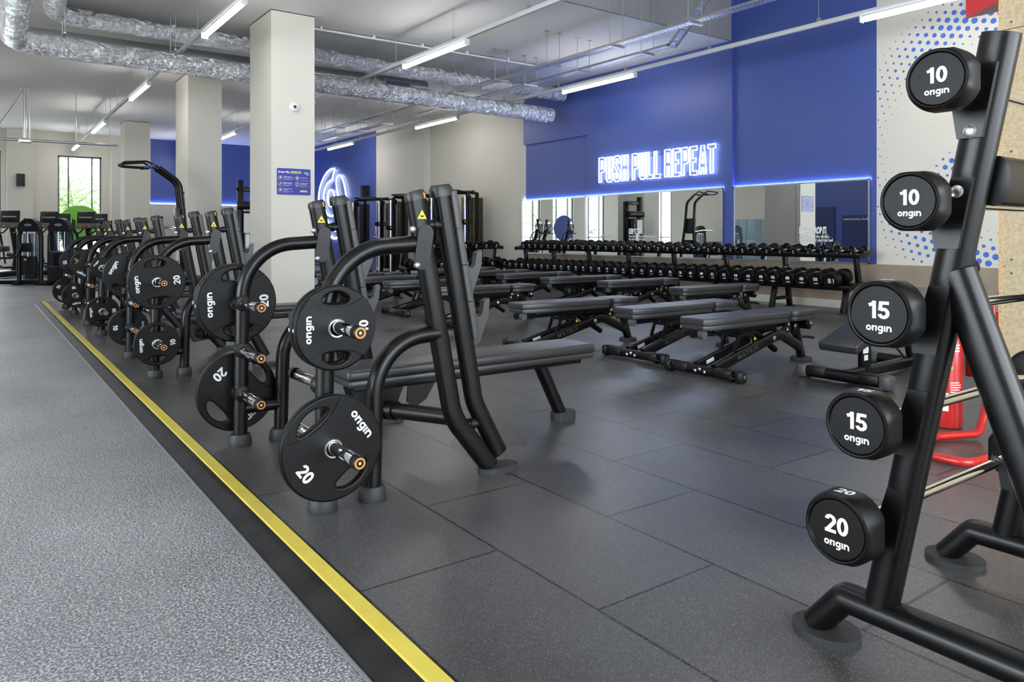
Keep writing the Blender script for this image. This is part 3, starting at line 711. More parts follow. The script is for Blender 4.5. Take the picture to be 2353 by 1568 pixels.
# linear lights
ROWS = [(9.04, [(-2.2, -0.3), (3.1, 5.01), (8.97, 10.85), (14.65, 16.63), (20.46, 22.37)], 'dumbbell wall', -4, 24.0),
        (5.60, [(-2.3, -0.5), (3.0, 4.8), (8.84, 10.70), (14.6, 16.5), (20.17, 21.8), (25.3, 27.1)], 'adjustable benches', -4, 27.2),
        (2.53, [(-2.3, -0.5), (3.0, 4.8), (8.79, 10.63), (14.55, 16.46), (20.07, 22.32), (25.4, 27.2)], 'bench presses', -4, 27.3),
        (-0.6, [(0.0, 1.8), (5.5, 7.3), (11, 12.8), (16.5, 18.3), (22, 23.8)], 'walkway, added out of view', -4, 26.6),  # unseen row on the same spacing, added to brighten the left side
        (-3.9, [(0.0, 1.8), (5.5, 7.3), (11, 12.8), (16.5, 18.3), (22, 23.8)], 'street windows, added out of view', -4, 26.6)]  # second unseen row, added to lighten the mirrored left wall
ORD = ['nearest', 'second', 'third', 'fourth', 'fifth', 'sixth']
PLACE = {(0, 1): 'crossing above the dotted mural', (0, 2): 'above the PUSH PULL REPEAT sign', (0, 3): 'above the cream wall by the duct ends', (0, 4): 'above the neon swirl emblem', (1, 2): 'just before the two foil ducts',
         (2, 2): 'just before the first column, under the foil ducts', (2, 3): 'just beyond the foil ducts', (2, 4): 'halfway to the far windows', (2, 5): 'at the far window end', (1, 4): 'seen between the first and second columns', (1, 5): 'seen beside the second column'}
for ri, (x, ls, nm, ya, yb) in enumerate(ROWS):
    e = MB(); e.box((0, 0, 0), (0.055, yb - ya, 0.06), 0.004)
    tk = thing('lighting_trunk', 'long pale grey lighting trunking running above the %s' % nm, 'trunking', (x, (ya + yb) / 2, 3.86))
    e.build('rail', 'fixture', tk)
    y = ya + 0.6
    while y < yb:
        hg = MB()
        zt = HC if y > 8 else HU
        hg.cyl((0, y - (ya + yb) / 2, 0.03), (0, y - (ya + yb) / 2, zt - 3.86), 0.004, n=5); hg.box((0, y - (ya + yb) / 2, 0.05), (0.02, 0.05, 0.06)); y += 1.8
        hg.build('suspension_wire', 'galv', tk)
    seen = [q for q in ls]
    for li, (y0, y1) in enumerate(seen):
        wh = PLACE.get((ri, li), '%s along its row' % ORD[li])
        t = thing('linear_light', 'lit white tube light %s' % wh if (ri, li) in PLACE else 'lit white tube light above the %s, %s' % (nm, wh), 'light', (x, (y0 + y1) / 2, 3.775), group='ceiling tube lights')
        L = y1 - y0
        MB().box((0, 0, 0.034), (0.050, L, 0.04), 0.006).build('housing', 'fixture', t)
        MB().box((0, 0, -0.004), (0.068, L - 0.03, 0.046), 0.016).build('diffuser', 'tube', t)
        for s_ in (-1, 1): MB().box((0, s_ * (L / 2 + 0.004), 0.01), (0.08, 0.02, 0.09), 0.004).build('end_cap', 'fixture', t)
# perforated cable trays
def tray(lab, x, y0, y1, z, riser=False):
    t = thing('cable_tray', lab, 'cable tray', (x, (y0 + y1) / 2, z))
    e = MB(); yc = (y0 + y1) / 2; W = 0.075
    for s_ in (-1, 1): e.box((s_ * W, 0, 0.014), (0.004, y1 - y0, 0.03))
    y = y0 + 0.03
    while y < y1:
        e.box((0, y - yc, 0), (2 * W, 0.034, 0.003)); y += 0.06
    e.box((0, 0, 0.0), (0.05, y1 - y0, 0.0028))
    if riser:
        for s_ in (-1, 1): e.box((s_ * W, y0 - yc - 0.42, 0.36), (0.004, 0.05, 1.15), rot=(R(50), 0, 0))
        for k in range(15):
            f = k / 14; e.box((0, y0 - yc - 0.86 * f, 0.74 * f), (2 * W, 0.04, 0.003), rot=(R(-41), 0, 0))
    e.build('tray', 'galv', t)
    y = y0 + 0.5
    while y < y1:
        zt = (HC if y > 8 else HU) - z
        hg = MB(); hg.box((0, y - yc, -0.018), (0.30, 0.035, 0.022))
        for s_ in (-0.13, 0.13): hg.cyl((s_, y - yc, -0.02), (s_, y - yc, zt), 0.006, n=6); hg.box((s_, y - yc, zt - 0.01), (0.05, 0.05, 0.012))
        y += 1.45; hg.build('hanger', 'galv', t)
tray('perforated steel cable tray running straight under the ceiling', 7.53, 3.0, 21.0, 3.82)
tray('perforated steel cable tray that kinks upward at the ceiling step', 8.22, 7.4, 21.0, 3.82, True)
for x0, x1, y in ((3.9, 8.7, 11.2), (6.2, 8.7, 16.35)):
    e = MB(); e.cyl((0, 0, 0), (x1 - x0, 0, 0), 0.016, n=8)
    k = 0.5
    while k < x1 - x0: e.box((k, 0, 0.02), (0.03, 0.05, 0.05)); k += 0.9
    tag(e.build('conduit', 'whiteplastic', None, (x0, y, HC - 0.045)), 'white conduit pipe on the ceiling ' + ('just before the duct ends' if y < 12 else 'behind the foil ducts'), 'pipe')
t = thing('drop_pole', 'steel drop pole with diagonal brace hanging from the ceiling near the windows', 'bracket', (0.91, 19.7, 3.2))
e = MB(); e.cyl((0, 0, -0.02), (0, 0, HC - 3.2), 0.03, n=10); e.box((0, 0, HC - 3.21), (0.22, 0.22, 0.02)); e.box((0, 0, -0.03), (0.24, 0.2, 0.09), 0.01); e.build('pole', 'steel', t)
MB().cyl((-0.02, 0, HC - 3.25), (-0.55, 0, 0.15), 0.012, n=8).build('brace', 'steel', t)
e = MB(); e.cyl((-2.5, 0, 0), (2.75, 0, 0.03), 0.028, n=10)
for x in (-1.5, 0.0, 1.0, 1.9, 2.6): e.cyl((x, 0, 0), (x, 0, HC - 3.17), 0.008, n=6)
tag(e.build('conduit', 'galv', None, (0, 19.78, 3.17)), 'long steel conduit crossing in front of the far windows', 'pipe')
t = thing('ceiling_projector', 'grey projector on a black ceiling mount just right of the first column', 'projector', (6.05, 17.2, 3.55))
MB().box((0, 0, 0), (0.42, 0.36, 0.14), 0.02).build('body', 'greyplastic', t)
MB().box((0, 0, -0.17), (0.8, 0.5, 0.03)).build('shelf', 'plastic', t)
e = MB()
for s_ in (-0.36, 0.36): e.cyl((s_, 0, -0.17), (s_, 0, 0.24), 0.015, n=8)
e.box((0, 0, 0.24), (0.9, 0.06, 0.03)); e.build('mount', 'plastic', t)
# ================================================================ WEIGHT PLATES
_pl = {}
def plate_meshes(kg):
    if kg in _pl: return _pl[kg]
    Rr = {20: 0.202, 15: 0.185, 10: 0.161, 5: 0.115}[kg]; T = {20: 0.036, 15: 0.032, 10: 0.030, 5: 0.024}[kg]
    outer = [(Rr * math.cos(2 * math.pi * i / 64), Rr * math.sin(2 * math.pi * i / 64)) for i in range(64)]
    bore = [(0.028 * math.cos(2 * math.pi * i / 24), 0.028 * math.sin(2 * math.pi * i / 24)) for i in range(24)]
    polys = [outer, bore]
    if kg > 5:
        for s_ in (1, -1):
            at = 0.36 if kg == 20 else 0.325
            polys.append([(s_ * Rr * (0.705 + 0.14 * math.cos(q) - 0.10 * (math.sin(q) * at / 0.36) ** 2 * 0.55), Rr * at * math.sin(q)) for q in [2 * math.pi * i / 28 for i in range(28)]])
    g = curve_solid(polys, T / 2 - 0.008, 0.008, 3)
    b = MB(); b.solid(g, (0, 0, 0), X3, Z3)
    c, rho, R2 = 1.7 * Rr, 1.2 * Rr, 0.965 * Rr
    th = math.degrees(math.acos((R2 * R2 + c * c - rho * rho) / (2 * R2 * c)))
    ph = math.degrees(math.asin(R2 * math.sin(R(th)) / rho))
    poly = arcpts((0, 0), R2, th, 180 - th, 20) + arcpts((-c, 0), rho, ph, -ph, 14)[1:-1] + arcpts((0, 0), R2, 180 + th, 360 - th, 20) + arcpts((c, 0), rho, 180 + ph, 180 - ph, 14)[1:-1]
    if kg > 5:
        gw = curve_solid([poly, bore], 0.004, 0.0015, 1); b.solid(gw, (0, -T / 2 - 0.001, 0), X3, Z3)
    yf = -T / 2 - (0.0074 if kg > 5 else 0.0008)
    ts = 0.040 * Rr / 0.16
    b.geo(glyphs('origin'), (0, yf, 0.66 * Rr), X3, Z3, (ts * 1.05, ts), 1)
    b.geo(glyphs(str(kg)), (0, yf, -0.66 * Rr), X3, Z3, ts * 1.32, 1)
    b.geo(glyphs(str(kg)), (0, 0, Rr + 0.0006), -Y3, X3, ts * 0.42, 1)
    me = b.mesh('weight_plate', ['rubber', 'white'])
    h = MB(); h.lathe([(T / 2 + 0.002, 0.027), (T / 2 + 0.002, 0.037), (-T / 2 - 0.008, 0.037), (-T / 2 - 0.010, 0.034), (-T / 2 - 0.0095, 0.029), (-T / 2 - 0.004, 0.027), (T / 2 + 0.002, 0.027)], (0, 0, 0), (0, 1, 0), 28)
    hm = h.mesh('hub', 'hub')
    _pl[kg] = (me, hm, T); return _pl[kg]
def plate(kg, x, y, z, ang, lab, grp='weight plates on the bench press pegs'):
    me, hm, T = plate_meshes(kg)
    t = thing('weight_plate', lab, 'weight plate', (x, y, z), (0, R(-ang), 0), grp)
    put('disc', me, t); put('hub', hm, t)
    return T
# ================================================================ BENCH PRESSES
def make_press():
    t = thing('bench_press', 'x', 'bench press')
    ox = 1.9
    def P(x, z, y=0.0): return (x - ox, y, z)
    HW = 0.556
    for s_ in (-1, 1):
        y = s_ * HW
        a = MB(); a.tube(fillet([P(1.506, 1.224, y), P(1.690, 0.275, y), P(1.885, 0.03, y)], 0.25), 0.043, 20, rb=0.032, up=(1, 0, 0), sq=0.75)
        pm = a.build('upright', 'black', t)
        MB().tube([P(1.5075, 1.221, y), P(1.504, 1.237, y), P(1.5005, 1.251, y + 0.004)], 0.047, 20, rb=0.036, up=(1, 0, 0), sq=0.75, radii=[1, 1, 0.90]).build('end_cap', 'cap', pm)
        MB().box(P(1.530, 1.237, y), (0.012, 0.066, 0.026), 0.003, rot=(0, R(-11), 0)).build('orange_clip', 'orange', pm)
        st = MB(); st.prism([(-0.022, -0.016), (0.022, -0.016), (0, 0.022)], P(1.518, 1.155, y - 0.0345), X3, Z3, 0.002)
        st.build('warning_sticker', 'yellow', pm)
        st = MB(); st.box(P(1.518, 1.150, y - 0.0372), (0.016, 0.0008, 0.008)); st.build('sticker_print', 'black', pm)
        # rack post carrying the hooks
        b = MB(); b.tube(fillet([P(1.632, 1.25, y), P(1.800, 0.33, y), P(1.932, 0.085, y)], 0.25), 0.040, 20, rb=0.032, up=(1, 0, 0), sq=0.75)
        pb = b.build('rack_post', 'black', t)
        MB().tube([P(1.634, 1.238, y), P(1.629, 1.268, y), P(1.626, 1.288, y)], 0.050, 20, rb=0.040, up=(1, 0, 0), sq=0.7, radii=[1, 1.0, 0.80]).build('end_cap', 'cap', pb)
        d = V((0.168, 0, -0.92)).normalized(); nx = V((0.92, 0, 0.168)).normalized()
        p0 = V(P(1.632, 1.255, y)) + nx * 0.044; e = MB()
        for k in range(4):
            q0 = p0 + d * (0.163 * k + 0.002); q1 = p0 + d * (0.163 * (k + 1) - 0.002)
            e.tube([q0, q1], 0.020, 12, rb=0.038, up=tuple(nx), sq=0.5)
        e.build('wear_strip', 'hook', pb)
        for k in (0.345, 0.565):
            o = p0 + d * (k + 0.0) + nx * 0.012 - V((0, 0.016, 0))
            h = MB(); h.prism([(0.0, 0.02), (0.02, -0.002), (0.034, -0.006), (0.047, 0.006), (0.056, 0.058), (0.082, 0.066), (0.086, 0.054), (0.080, -0.01), (0.034, -0.118), (0.0, -0.13)], o, nx, V((0, 0, 1)), -0.032)
            h.build('bar_hook', 'hook', pb)
        for z, x0, x1 in ((1.115, 1.545, 1.635), (0.235, 1.72, 1.83)):
            MB().cyl(P(x0, z, y), P(x1, z, y), 0.020, n=14).cyl(P((x0 + x1) / 2, z, y), P(x1 - 0.03, z, y), 0.025, n=14).build('spacer', 'plastic', t)
        # plate storage tubes
        e = MB(); e.tube(fillet([P(1.522, 1.035, y), P(1.115, 1.010, y), P(1.100, 0.0, y)], 0.27, 12), 0.0355, 20)
        sa = e.build('storage_tube', 'black', t)
        e = MB(); e.tube(fillet([P(1.612, 0.650, y), P(1.325, 0.640, y), P(1.308, 0.0, y)], 0.23, 12), 0.0355, 20)
        sb = e.build('storage_tube', 'black', t)
        g = MB(); g.prism(rrect(0.072, 0.19, 0.035), P(1.527, 1.02, y - 0.031), V((0.985, 0, -0.17)), V((0.17, 0, 0.985)), 0.006)
        g.build('gusset_plate', 'black', t)
        for zz, xx in ((1.095, 1.49), (0.945, 1.512)):
            MB().lathe([(0, 0), (0, 0.014), (0.008, 0.014), (0.012, 0.009), (0.014, 0)], P(xx - 0.018, zz, y - 0.036), (0, -1, 0), 10).build('bolt', 'steel', t)
        for xx in (1.100, 1.308):
            MB().lathe([(0, 0), (0, 0.056), (0.006, 0.058), (0.040, 0.055), (0.058, 0.047), (0.060, 0.0)], P(xx, 0, y), (0, 0, 1), 24).build('foot', 'foot', t)
        MB().tube([P(1.12, 0.185, y), P(1.30, 0.185, y)], 0.030, 14).build('brace', 'black', t)
        MB().prism(rrect(0.20, 0.10, 0.05), P(1.93, 0, y), X3, Y3, 0.028).build('foot', 'foot', t)
        for z in (0.725, 0.485, 0.265):
            xx = 1.1 + (0.002 if z < 0.6 else 0.004)
            e = MB(); e.lathe([(0, 0.026), (0.026, 0.040), (0.040, 0.040), (0.046, 0.030), (0.046, 0)], P(xx, z, y + 0.0), (0, -1, 0), 18) if not (s_ < 0 and z == 0.485) else None
            if not (s_ > 0 and z == 0.485): e.lathe([(0, 0.026), (0.026, 0.040), (0.040, 0.040), (0.046, 0.030), (0.046, 0)], P(xx, z, y + 0.0), (0, 1, 0), 18)
            e.build('collar', 'plastic', t)
            for q in (-1, 1):
                if q == s_ and z == 0.485: continue
                e = MB(); e.lathe([(0.04, 0.0235), (0.32, 0.0235), (0.325, 0.021), (0.325, 0)], P(xx, z, y), (0, q, 0), 20); pg = e.build('plate_peg', 'chrome', t)
                e = MB(); e.lathe([(0.302, 0.0252), (0.335, 0.0252), (0.339, 0.022), (0.339, 0.019)], P(xx, z, y), (0, q, 0), 20); e.lathe([(0.339, 0.014), (0.339, 0.0)], P(xx, z, y), (0, q, 0), 16); e.build('peg_cap', 'plastic', pg)
                e = MB(); e.lathe([(0.3385, 0.0205), (0.341, 0.020), (0.341, 0.0145), (0.3385, 0.014)], P(xx, z, y), (0, q, 0), 20); e.build('orange_ring', 'orange', pg)
                e = MB(); e.lathe([(0.3392, 0.005), (0.3396, 0.0)], P(xx, z, y), (0, q, 0), 8); e.build('peg_print', 'white', pg)
        e = MB(); e.tube([P(1.715, 0.27, y), P(1.54, 0.245, s_ * 0.06)], 0.036, 16); st_ = e.build('cross_tube', 'black', t)
        k0, k1 = V(P(1.715, 0.27, y)), V(P(1.54, 0.245, s_ * 0.06))
        e = MB()
        for f in (0.70, 0.80): e.cyl(k0.lerp(k1, f), k0.lerp(k1, f + 0.05), 0.045, n=18)
        e.build('clamp', 'black', st_)
    e = MB(); e.prism([(1.44 - ox, 0.34), (1.72 - ox, 0.34), (1.66 - ox, 0.20), (1.50 - ox, 0.17)], (0, 0.05, 0), X3, Z3, 0.10); e.build('pedestal', 'black', t)
    e = MB(); e.prism([(1.76 - ox, 0.345), (1.93 - ox, 0.345), (1.86 - ox, 0.24), (1.79 - ox, 0.20), (1.75 - ox, 0.24)], (0, -0.01, 0), X3, Z3, 0.008); e.build('gusset_plate', 'black', t)
    e = MB(); e.box(P(2.16, 0.345), (1.42, 0.11, 0.04), 0.008); e.build('seat_beam', 'black', t)
    e = MB(); e.box(P(2.145, 0.380), (1.50, 0.27, 0.034), 0.012); e.box(P(2.145, 0.421), (1.52, 0.285, 0.052), 0.018, seg=3); e.build('bench_pad', 'pad', t)
    e = MB(); e.tube([P(2.60, 0.34), P(2.76, 0.03)], 0.036, 16, sq=0.8); e.build('leg', 'black', t)
    MB().prism(rrect(0.15, 0.09, 0.035), P(2.775, 0), X3, Y3, 0.05).build('foot', 'foot', t)
    return t
YP = [3.336, 6.675, 9.575, 12.21]
PN = ['nearest bench press', 'second bench press from the camera', 'third bench press from the camera', 'farthest bench press at the yellow corner']
pr = make_press()
for i, y in enumerate(YP):
    o = pr if i == 0 else copy_tree(pr)
    o.location = (1.9, y, 0)
    tag(o, ['black bench press with flat pad nearest the camera, carrying a tilted 20 plate', 'black bench press standing second along the yellow strip, just before the first column', 'black bench press standing third along the yellow strip', 'black bench press farthest along the yellow strip, by its corner'][i], 'bench press', 'bench presses along the yellow strip')
XP = 1.103
def pl(kg, i, side, inner, lev, ang, lab, k=0):
    z = (0.725, 0.485, 0.265)[lev]
    T = plate_meshes(kg)[2]
    y = YP[i] + side * 0.556 + (1 if inner else -1) * (0.048 + T / 2 + 0.008 + k * (T + 0.012))
    plate(kg, XP, y, z - 0.004, ang, lab)
pl(10, 0, -1, 0, 0, 90, 'black 10 plate on the top peg of the nearest bench press, behind its twin')
pl(10, 0, -1, 0, 0, 90, 'black 10 plate facing out on the top peg of the nearest bench press', 1)
pl(20, 0, -1, 0, 2, -55, 'big black 20 plate turned askew on the lowest peg of the nearest bench press')
pl(20, 0, 1, 1, 0, 92, 'black plate behind the far top peg of the nearest bench press, outer of two')
pl(20, 0, 1, 1, 0, 88, 'black plate behind the far top peg of the nearest bench press, inner of two', 1)
pl(20, 0, 1, 1, 2, 222, 'big black 20 plate hanging behind the low pegs of the nearest bench press')
pl(20, 1, -1, 0, 0, 96, 'big black 20 plate on the top peg of the second bench press')
pl(10, 1, -1, 0, 2, 92, 'black 10 plate on the lowest peg of the second bench press')
pl(20, 1, 1, 1, 0, 62, 'big black plate behind the far top peg of the second bench press')
pl(10, 1, 1, 1, 2, -92, 'black 10 plate behind the far lowest peg of the second bench press, outer of two')
pl(10, 1, 1, 1, 2, -88, 'black 10 plate behind the far lowest peg of the second bench press, inner of two', 1)
pl(5, 2, -1, 0, 0, 50, 'small black 5 plate on the top peg of the third bench press')
pl(10, 2, -1, 0, 2, 92, 'black 10 plate on the lowest peg of the third bench press')
pl(15, 2, 1, 1, 0, 150, 'black 15 plate behind the far top peg of the third bench press')
pl(15, 3, -1, 0, 0, 0 - 85, 'black 15 plate on the top peg of the farthest bench press')
pl(10, 3, -1, 0, 2, 188, 'upside-down black 10 plate on the lowest peg of the farthest bench press')
pl(15, 3, 1, 0, 2, -120, 'black 15 plate on the far lowest peg of the farthest bench press')

# ================================================================ ADJUSTABLE BENCHES (origin under the wheel bar, +x to the foot)
def make_bench():
    t = thing('adjustable_bench', 'x', 'bench')
    e = MB(); e.tube([(0, -0.29, 0.048), (0, 0.29, 0.048)], 0.036, 16, sq=0.8); wb = e.build('wheel_bar', 'black', t)
    for s_ in (-1, 1):
        e = MB(); e.box((0, s_ * 0.205, 0.054), (0.082, 0.15, 0.066), 0.016); e.build('bar_cover', 'plastic', wb)
        e = MB(); e.box((0.008, s_ * 0.335, 0.045), (0.085, 0.06, 0.085), 0.018); e.box((0.03, s_ * 0.29, 0.06), (0.05, 0.06, 0.05), 0.01); e.build('end_block', 'plastic', wb)
        e = MB(); e.lathe([(-0.012, 0), (-0.012, 0.026), (-0.008, 0.031), (0.008, 0.031), (0.012, 0.026), (0.012, 0)], (-0.030, s_ * 0.288, 0.034), (0, 1, 0), 18); wl = e.build('wheel', 'rubber', t)
        MB().lathe([(0.0125, 0.007), (0.015, 0.005), (0.015, 0)], (-0.030, s_ * 0.288, 0.034), (0, s_, 0), 10).build('bolt', 'steel', wl)
        MB().lathe([(0, 0.0135), (0.002, 0.0135), (0.002, 0)], (0.012, s_ * 0.3655, 0.05), (0, s_, 0), 10).build('bolt', 'steel', wb)
    for yy, zz in ((-0.045, 0.044), (0.0, 0.060), (0.045, 0.044)):
        MB().lathe([(0, 0.013), (0.006, 0.013), (0.009, 0.007), (0.009, 0)], (-0.036, yy, zz), (-1, 0, 0.1), 10).build('bolt', 'steel', wb)
    # main beam with the kink, plus ladder beam
    e = MB(); e.tube(fillet([(0.02, -0.085, 0.065), (0.84, -0.085, 0.272), (1.20, -0.03, 0.125), (1.26, 0, 0.03)], [0.22, 0.05], 6), 0.041, 14, rb=0.024, up=(0, 0, 1), sq=0.6)
    mb = e.build('main_beam', 'black', t)
    sl = math.atan2(0.207, 0.82)
    e = MB(); e.geo(text('MATRIX', 0.015, 1.25), (0.40, -0.1100, 0.160), V((math.cos(sl), 0, math.sin(sl))), V((-math.sin(sl), 0, math.cos(sl))), (0.062, 0.052)); e.build('lettering', 'dimprint', mb)
    MB().lathe([(0, 0.019), (0.006, 0.019), (0.010, 0.010), (0.010, 0)], (0.735, -0.108, 0.243), (0, -1, 0), 14).build('bolt', 'steel', mb)
    e = MB(); e.tube([(0.02, 0.085, 0.065), (0.66, 0.085, 0.225)], 0.038, 14, rb=0.022, up=(0, 0, 1), sq=0.6); lb = e.build('ladder_beam', 'black', t)
    e = MB(); e.box((0.16, 0.0622, 0.098), (0.09, 0.002, 0.030), rot=(0, -sl, 0)); e.build('label', 'white', lb)
    e = MB()
    for yy in (-0.05, 0.085):
        e.tube([(0.30, yy, 0.135), (0.36, yy, 0.285), (0.52, yy, 0.285), (0.575, yy, 0.20)], 0.010, 8, rb=0.018, up=(0, 1, 0), sq=0.5)
    e.box((0.36, 0.018, 0.285), (0.03, 0.15, 0.025)); e.box((0.52, 0.018, 0.285), (0.03, 0.15, 0.025)); e.build('ladder', 'black', t)
    MB().prism([(-0.014, -0.011), (0.014, -0.011), (0, 0.016)], (0.535, -0.0705, 0.255), X3, Z3, 0.0012).build('warning_sticker', 'yellow', t)
    MB().tube([(0.56, 0.0, 0.325), (0.90, -0.0, 0.125)], 0.026, 14).build('support_strut', 'black', t)
    MB().box((0.53, 0.02, 0.305), (0.10, 0.09, 0.06), 0.012).build('latch_block', 'plastic', t)
    MB().lathe([(0, 0.0), (0.0, 0.022), (0.03, 0.018), (0.03, 0)], (0.475, 0.075, 0.315), (-0.5, 0.8, 0), 12).build('release_knob', 'orange', t)
    # foot post and seat carrier
    e = MB(); e.tube([(1.275, 0, 0.02), (1.17, 0, 0.335)], 0.038, 14, rb=0.03, up=(1, 0, 0), sq=0.7); e.build('foot_post', 'black', t)
    MB().lathe([(0, 0), (0, 0.088), (0.006, 0.090), (0.028, 0.086), (0.034, 0.078), (0.034, 0)], (1.27, 0, 0), (0, 0, 1), 26).build('foot', 'foot', t)
    e = MB()
    for yy in (-0.075, 0.06): e.prism([(0.83, 0.265), (1.00, 0.272), (0.98, 0.345), (0.945, 0.36)], (0, yy, 0), X3, Z3, 0.012)
    br_ = e.build('pivot_bracket', 'black', t)
    MB().lathe([(0, 0.013), (0.006, 0.013), (0.009, 0.007), (0.009, 0)], (0.962, -0.087, 0.335), (0, -1, 0), 10).build('bolt', 'steel', br_)
    MB().prism([(-0.014, -0.011), (0.014, -0.011), (0, 0.016)], (0.945, -0.0882, 0.30), X3, Z3, 0.0012).build('warning_sticker', 'yellow', br_)
    e = MB(); e.box((1.08, -0.06, 0.29), (0.05, 0.03, 0.10), 0.008, rot=(0, R(12), 0)); e.build('seat_bracket', 'black', t); e = MB(); e.box((1.255, -0.03, 0.318), (0.09, 0.12, 0.06), 0.012, rot=(0, R(35), 0)); e.build('seat_bracket', 'black', t)
    for p in ((1.06, -0.0765, 0.315), (1.262, -0.092, 0.325)): MB().lathe([(0, 0.014), (0.008, 0.014), (0.011, 0.007), (0.011, 0)], p, (0, -1, 0), 10).build('bolt', 'steel', t)
    MB().tube(fillet([(1.22, 0.0, 0.21), (1.36, 0.0, 0.20), (1.44, 0.0, 0.185)], 0.05), 0.016, 10, rb=0.020, up=(0, 0, 1)).build('handle', 'plastic', t)
    # pads
    e = MB(); e.tube([(-0.14, -0.02, 0.335), (0.98, -0.02, 0.345)], 0.030, 12, rb=0.036, up=(0, 0, 1), sq=0.6); e.build('pad_beam', 'black', t)
    e = MB(); e.box((0.24, 0, 0.348), (0.40, 0.16, 0.03), 0.01); e.prism([(0.34, 0.34), (0.62, 0.34), (0.58, 0.285), (0.42, 0.285)], (0, 0.04, 0), X3, Z3, 0.08); e.prism([(0.66, 0.34), (0.86, 0.34), (0.86, 0.30), (0.70, 0.235)], (0, 0.06, 0), X3, Z3, 0.04); e.build('pad_frame', 'black', t)
    MB().tube([(-0.10, -0.10, 0.333), (-0.10, -0.03, 0.333)], 0.030, 14, sq=0.8).build('handle_grip', 'greyplastic', t)
    for nm, x0, x1 in (('back_pad', -0.13, 0.925), ('seat_pad', 0.945, 1.295)):
        e = MB(); L = x1 - x0
        def pad(dx0, hw, z0, z1, ch, tp):
            poly = [(x0 + dx0, -hw + tp), (x0 + dx0 + ch, -hw), (x1 - dx0 - 0.03, -hw), (x1 - dx0, -hw + 0.03), (x1 - dx0, hw - 0.03), (x1 - dx0 - 0.03, hw), (x0 + dx0 + ch, hw), (x0 + dx0, hw - tp)]
            g = curve_solid([poly], (z1 - z0) / 2 - 0.009, 0.009, 2); e.solid(g, (0, 0, (z0 + z1) / 2), X3, Y3)
        tp, ch = (0.035, 0.055) if nm == 'back_pad' else (0.03, 0.03)
        pad(0.008, 0.138, 0.362, 0.404, ch, tp); pad(0.0, 0.148, 0.400, 0.452, ch, tp)
        e.build(nm, 'pad', t, ang=50)
    return t
bp_ = make_bench()
NEAR = [(4.47, 3.72), (4.60, 4.58), (4.12, 5.47), (4.47, 7.60), (4.58, 9.03), (4.60, 10.25), (4.55, 11.35), (4.75, 12.95)]
FAR = [(6.83, 5.98), (6.99, 7.42), (6.87, 8.52), (6.95, 9.78), (6.85, 10.85), (6.97, 12.10)]
od = ['first', 'second', 'third', 'fourth', 'fifth', 'sixth', 'seventh', 'last']
NL = ['frontmost flat adjustable bench, crossbar end pointing at the camera', 'flat adjustable bench right behind the frontmost one, wheel bars touching', 'flat adjustable bench pulled back toward the nearest bench press, third of the near row',
      'fourth flat adjustable bench of the near row, half hidden by the rack posts', 'fifth flat adjustable bench of the near row, crossing behind both rack posts', 'sixth flat adjustable bench of the near row, its long pad behind the first upright', 'seventh flat adjustable bench of the near row', 'last flat adjustable bench of the near row, before the cable machines']
FL = ['first flat adjustable bench of the row along the dumbbell rack', 'second flat adjustable bench of the row along the dumbbell rack', 'third flat adjustable bench of the row along the dumbbell rack', 'fourth flat adjustable bench of the row along the dumbbell rack', 'fifth flat adjustable bench of the row along the dumbbell rack', 'last flat adjustable bench along the dumbbell rack, before the 24 dumbbells']
for rowi, (row, labs, grp) in enumerate(((NEAR, NL, 'adjustable benches in the near row'), (FAR, FL, 'adjustable benches along the dumbbell rack'))):
    for i, (x, y) in enumerate(row):
        o = bp_ if (i == 0 and rowi == 0) else copy_tree(bp_)
        o.location = (x, y, 0); o.rotation_euler = (0, 0, R((0, 1.5, -1, 0.5, -0.5, 1, 0, -1)[i]))
        tag(o, labs[i], 'bench', grp)
# utility bench behind the barbells
t = thing('incline_bench', 'grey adjustable bench with sloping seat half hidden behind the barbell heads', 'bench', (5.10, 2.96, 0))
e = MB(); e.tube([(0, -0.31, 0.052), (0, 0.31, 0.052)], 0.042, 16, sq=0.75); cb = e.build('front_bar', 'black', t)
for s_ in (-1, 1):
    MB().box((0, s_ * 0.315, 0.052), (0.10, 0.08, 0.10), 0.02).build('end_cap', 'greyplastic', cb)
    MB().box((0, s_ * 0.20, 0.062), (0.094, 0.15, 0.066), 0.014).build('bar_cover', 'plastic', cb)
MB().tube([(0.03, 0, 0.055), (1.05, 0, 0.062)], 0.042, 14, rb=0.03, up=(0, 0, 1), sq=0.6).build('base_beam', 'black', t)
e = MB(); e.tube([(1.05, -0.24, 0.05), (1.05, 0.32, 0.05)], 0.040, 14, sq=0.75); rb_ = e.build('rear_bar', 'black', t)
for s_ in (-0.25, 0.33): MB().box((1.05, s_, 0.05), (0.10, 0.07, 0.10), 0.02).build('end_cap', 'greyplastic', rb_)
MB().box((0.28, 0, 0.19), (0.09, 0.06, 0.28), 0.008).build('seat_post', 'black', t)
e = MB(); e.box((0.24, -0.031, 0.22), (0.075, 0.002, 0.045)); e.box((0.245, -0.031, 0.165), (0.05, 0.002, 0.04)); e.build('label', 'white', t)
sl = R(-17)
e = MB(); e.box((0.20, 0, 0.352), (0.62, 0.30, 0.075), 0.022, rot=(0, sl, 0), seg=3); e.build('seat_pad', 'pad', t)
e = MB(); e.box((0.42, -0.04, 0.31), (0.14, 0.02, 0.10), 0.008); e.build('seat_bracket', 'black', t)
e = MB(); e.box((0.86, 0, 0.50), (0.62, 0.28, 0.07), 0.02, rot=(0, R(-24), 0), seg=3); e.build('back_pad', 'pad', t)
MB().tube([(0.98, 0, 0.08), (0.85, 0, 0.46)], 0.030, 12, sq=0.7).build('back_strut', 'black', t)
